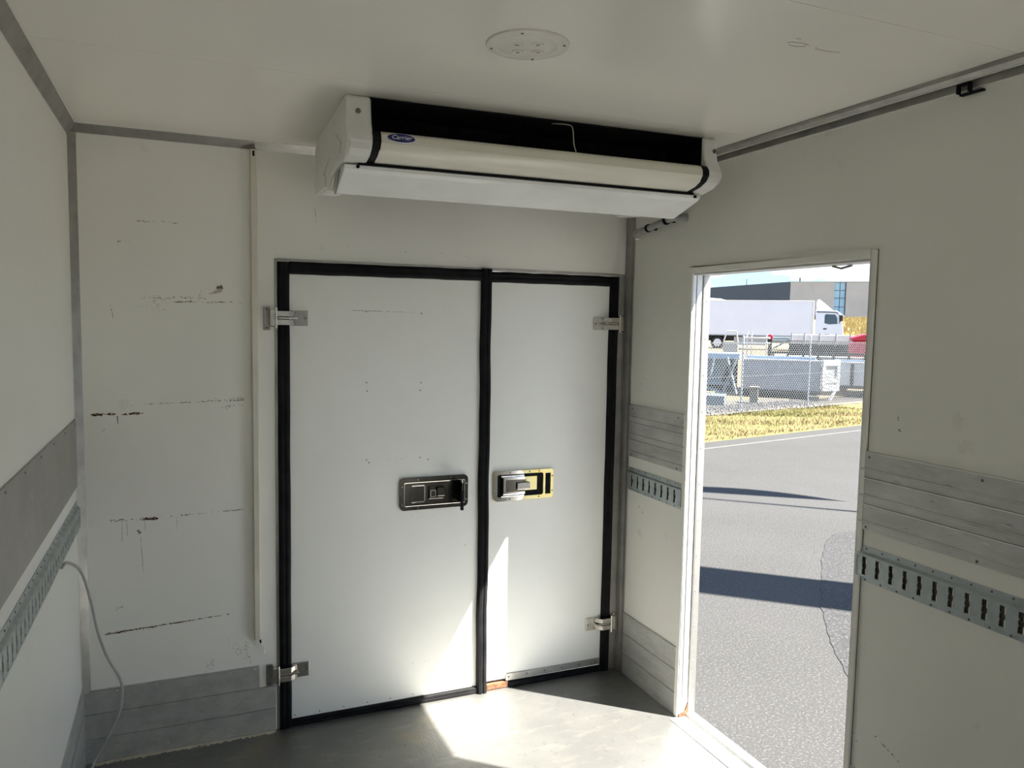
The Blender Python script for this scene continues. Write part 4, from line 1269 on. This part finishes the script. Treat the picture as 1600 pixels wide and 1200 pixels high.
obj('lid', MB().prism([(0.05, 1.41), (2.0, 1.41), (2.0, 1.72), (0.55, 1.70), (0.05, 1.55)], 'y', -0.05, 1.65), 'red', rc, bevel=0.03)
obj('rim', MB().box(-0.04, 2.02, -0.06, 0.0, 1.22, 1.28), 'red', rc, bevel=0.01)

# ---------------- white box truck
tk = ything('box_truck', 0.0, 58.0, 0.03, 'white box truck parked sideways in the yard before the building', 'truck')
bx = obj('cargo_box', MB().box(-8.2, 1.86, 0, 2.5, 1.06, 3.52), 'white_paint', tk, bevel=0.02)
obj('top_rail', MB().box(-8.2, 1.90, -0.02, 0.05, 3.49, 3.56), 'rail_white', bx, bevel=0.01)
obj('corner_rail', MB().box(1.78, 1.92, -0.03, 0.10, 1.02, 3.56), 'rail_white', bx, bevel=0.01)
obj('bottom_rail', MB().box(-8.2, 1.90, -0.02, 0.05, 1.02, 1.09), 'grey_paint', bx)
obj('roof_cowl', MB().prism([(-8.0, 3.55), (-4.0, 3.55), (-4.5, 3.68), (-5.2, 3.72), (-8.0, 3.72)], 'y', 0.4, 2.1), 'white_paint', bx, bevel=0.04)
obj('chassis', MB().box(-8.0, 2.2, 0.4, 2.1, 0.62, 1.02), 'dark_frame', tk)
obj('underrun_panel', MB().box(-3.4, -1.2, 0.08, 0.14, 0.35, 0.95), 'grey_paint', tk)
cabp = [(0.0, 0.62), (0.28, 0.62), (0.34, 0.95), (0.52, 1.18), (0.85, 1.26), (1.18, 1.16), (1.36, 0.92), (1.42, 0.62), (1.74, 0.55), (1.80, 0.62), (1.82, 1.15), (1.80, 1.75), (1.70, 2.25), (1.55, 2.72), (1.40, 2.86), (0.9, 2.92), (0.0, 2.94)]
cb = obj('cab', MB().prism([(x + 2.04, z) for x, z in cabp], 'y', 0.02, 2.4), 'cab_paint', tk, bevel=0.04)
obj('roof_fairing', MB().prism([(2.08, 2.95), (3.12, 2.92), (2.98, 3.06), (2.55, 3.42), (2.24, 3.66), (2.12, 3.64)], 'y', 0.25, 2.2), 'cab_paint', cb, bevel=0.04)
obj('roof_gutter', MB().prism([(2.06, 2.76), (3.35, 2.74), (3.48, 2.66), (3.50, 2.70), (3.36, 2.80), (2.06, 2.82)], 'y', -0.01, 0.02), 'dark_frame', cb)
obj('side_window', MB().prism([(2.62, 2.02), (2.62, 2.56), (2.70, 2.64), (3.30, 2.62), (3.42, 2.40), (3.46, 1.98), (2.9, 1.94)], 'y', 0.005, 0.03), 'glass', cb)
obj('windscreen', MB().prism([(3.56, 1.95), (3.70, 2.30), (3.62, 2.60), (3.54, 2.62)], 'y', -0.002, 0.03), 'glass', cb)
obj('mirror', MB().box(3.60, 3.78, -0.25, 0.0, 2.16, 2.58), 'dark_frame', cb, bevel=0.03)
obj('sun_visor', MB().prism([(3.54, 2.72), (3.90, 2.50), (3.88, 2.58), (3.56, 2.80)], 'y', 0.1, 2.3), 'cab_paint', cb)
obj('door_handle', MB().box(2.56, 2.78, -0.01, 0.02, 1.58, 1.66), 'dark_frame', cb)
obj('bumper', MB().box(3.46, 3.88, 0.0, 2.4, 0.55, 0.92), 'dark_frame', cb, bevel=0.03)
obj('headlamp', MB().box(3.66, 3.89, -0.01, 0.1, 0.80, 0.95), 'rail_white', cb, bevel=0.02)
arch = [(2.89 + 0.62 * math.cos(math.radians(a)), 0.62 + 0.62 * math.sin(math.radians(a))) for a in range(0, 181, 15)]
arch2 = [(2.89 + 0.55 * math.cos(math.radians(a)), 0.62 + 0.55 * math.sin(math.radians(a))) for a in range(180, -1, -15)]
obj('wheel_arch', MB().prism(arch + arch2, 'y', -0.01, 0.06), 'rail_white', cb)
for x in (2.89, -4.55, -3.35 - 2.6):
    w_ = obj('wheel', MB().lathe([(0.0, -0.15), (0.30, -0.15), (0.45, -0.15), (0.50, -0.10), (0.50, 0.10), (0.45, 0.15), (0.0, 0.15)], (x, 0.22, 0.50), 28, 'y'), 'tyre', tk, smooth=True)
    obj('wheel_rim', MB().lathe([(0.0, -0.20), (0.10, -0.20), (0.13, -0.165), (0.28, -0.155)], (x, 0.22, 0.50), 20, 'y'), 'bed_silver', w_, smooth=True)
    obj('mudguard', MB().prism([(x + 0.62 * math.cos(math.radians(a)), 0.5 + 0.62 * math.sin(math.radians(a))) for a in range(10, 171, 16)] + [(x + 0.58 * math.cos(math.radians(a)), 0.5 + 0.58 * math.sin(math.radians(a))) for a in range(170, 9, -16)], 'y', 0.05, 0.5), 'dark_frame', tk)

# ---------------- grassy bank and the factory building behind
vs, fs = [], []
rnd = random.Random(31)
nx, ny = 60, 14
for i in range(nx + 1):
    for j in range(ny + 1):
        s = -40 + 90 * i / nx
        v = 66 + 30 * j / ny
        prof = math.sin(min(1.0, j / 7.0) * math.pi / 2)
        vs.append((s, v, -0.05 + prof * (2.45 if s > -20 else 2.0) + rnd.uniform(-0.10, 0.12) * (1 if j else 0)))
for i in range(nx):
    for j in range(ny):
        a = i * (ny + 1) + j
        fs.append((a, a + 1, a + ny + 2, a + ny + 1))
ystruct('hill_bank', MB().add(vs, fs), 'bank_grass', 'bank of tall dry grass before the building', True)
mb = MB()
for i in range(7000):
    s, v = rnd.uniform(2.5, 9.5), rnd.uniform(66, 82)
    z = -0.05 + math.sin(min(1.0, (v - 66) / 15.0) * math.pi / 2) * 2.45 - 0.05
    h, w = rnd.uniform(0.25, 0.6), 0.035
    lx = rnd.uniform(-.15, .15)
    mb.add([(s - w, v, z), (s + w, v, z), (s + lx, v + rnd.uniform(-.1, .1), z + h)], [(0, 1, 2)])
mb.v = [YD(*p) for p in mb.v]
me = bpy.data.meshes.new('tall_grass')
me.from_pydata(mb.v, [], mb.f)
me.materials.append(M['bank_grass'])
go = bpy.data.objects.new('tall_grass', me)
C.objects.link(go)
tag(go, 'tall dry yellow grass on the bank behind the truck cab', 'grass', kind='stuff')

bd_ = ything('factory_building', 0.0, 110.0, 0.0, 'long flat-roofed building with slate cladding and pale concrete panels', 'building')
obj('slate_wall', MB().add([(-40, 0, -1), (0.55, 0, -1), (0.55, 0, 7.75), (-40, 0, 4.6), (-40, 20, -1), (0.55, 20, -1), (0.55, 20, 7.75), (-40, 20, 4.6)],
                           [(0, 1, 2, 3), (5, 4, 7, 6), (4, 0, 3, 7), (1, 5, 6, 2), (3, 2, 6, 7), (4, 5, 1, 0)]), 'bldg_dark', bd_)
x = 0.56
for wdt in (2.75, 2.70):
    obj('concrete_panel', MB().box(x, x + wdt - 0.02, 0, 0.4, -1, 7.68), 'bldg_conc', bd_)
    x += wdt
for wdt in (2.8, 2.8, 2.8, 2.8):
    obj('concrete_panel', MB().box(x + 1.32, x + 1.32 + wdt - 0.02, 0, 0.4, -1, 7.66), 'bldg_conc', bd_)
    x += wdt
gx0, gx1 = 6.01, 7.33
zs = [2.0, 3.3, 4.45, 5.6, 6.6, 7.62]
for i in range(len(zs) - 1):
    for (a, b) in ((gx0, 6.64), (6.70, gx1)):
        obj('window_pane', MB().box(a, b, 0.25, 0.28, zs[i] + 0.02, zs[i + 1] - 0.02), 'bldg_glass', bd_)
obj('mullion', MB().box(6.64, 6.70, 0.18, 0.30, -1, 7.9), 'mullion', bd_)
obj('mullion', MB().box(7.30, 7.40, -0.02, 0.30, -1, 7.66), 'mullion', bd_)
for z in zs:
    obj('transom', MB().box(gx0, gx1, 0.20, 0.29, z - 0.03, z + 0.03), 'mullion', bd_)
obj('roof', MB().box(0.56, 22, 0.4, 20, 7.4, 7.6), 'mullion', bd_)
obj('coping', MB().box(0.5, 18.5, -0.05, 0.45, 7.68, 7.76), 'grey_paint', bd_)
obj('roof_mast', MB().cyl((-5.2, 3, 7.0), (-5.2, 3, 8.3), 0.05, n=6), 'mullion', bd_)
obj('roof_mast', MB().cyl((1.75, 3, 7.4), (1.75, 3, 8.45), 0.09, n=6), 'mullion', bd_)

# ---------------- things beside the road, right of the doorway, that throw their shadows on the asphalt
py_ = ything('pylon_sign', 3.6, 6.88, GZ, 'tall blank grey pylon beside the road patch', 'pylon')
obj('pylon_panel', MB().box(0, 0.22, 0.0, 0.78, 0.1, 7.6), 'pylon', py_, bevel=0.02)
obj('pylon_foot', MB().box(-0.12, 0.34, -0.1, 0.88, 0.0, 0.1), 'kerb', py_, bevel=0.01)
fp = ything('flag_pole', 5.2, 10.75, GZ, 'thin white flagpole with a drooping red pennant beside the road', 'flagpole')
obj('pole', MB().cyl((0, 0, 0), (0, 0, 8.9), 0.05, 0.03, 12), 'rail_white', fp, smooth=True)
obj('pole_knob', MB().lathe([(0.0, 8.99), (0.05, 8.95), (0.05, 8.9), (0.03, 8.88)], (0, 0, 0), 12), 'rail_white', fp, smooth=True)
pv, pf = [], []
for i in range(13):
    t = i / 12
    z = 8.7 - 3.0 * t
    wdt = 0.42 * math.sin(math.pi * min(1, 0.25 + 0.75 * t)) + 0.02
    for k in range(5):
        q = k / 4
        pv.append((0.03 * math.sin(q * 6 + t * 5), 0.35 + 0.22 * t + wdt * q, z))
for i in range(12):
    for k in range(4):
        a = i * 5 + k
        pf.append((a, a + 1, a + 6, a + 5))
obj('pennant', MB().add(pv, pf), 'flag', fp, solid=0.006)
obj('yard_arm', MB().cyl((0, 0, 8.7), (0, 0.85, 8.72), 0.015, n=8), 'rail_white', fp)
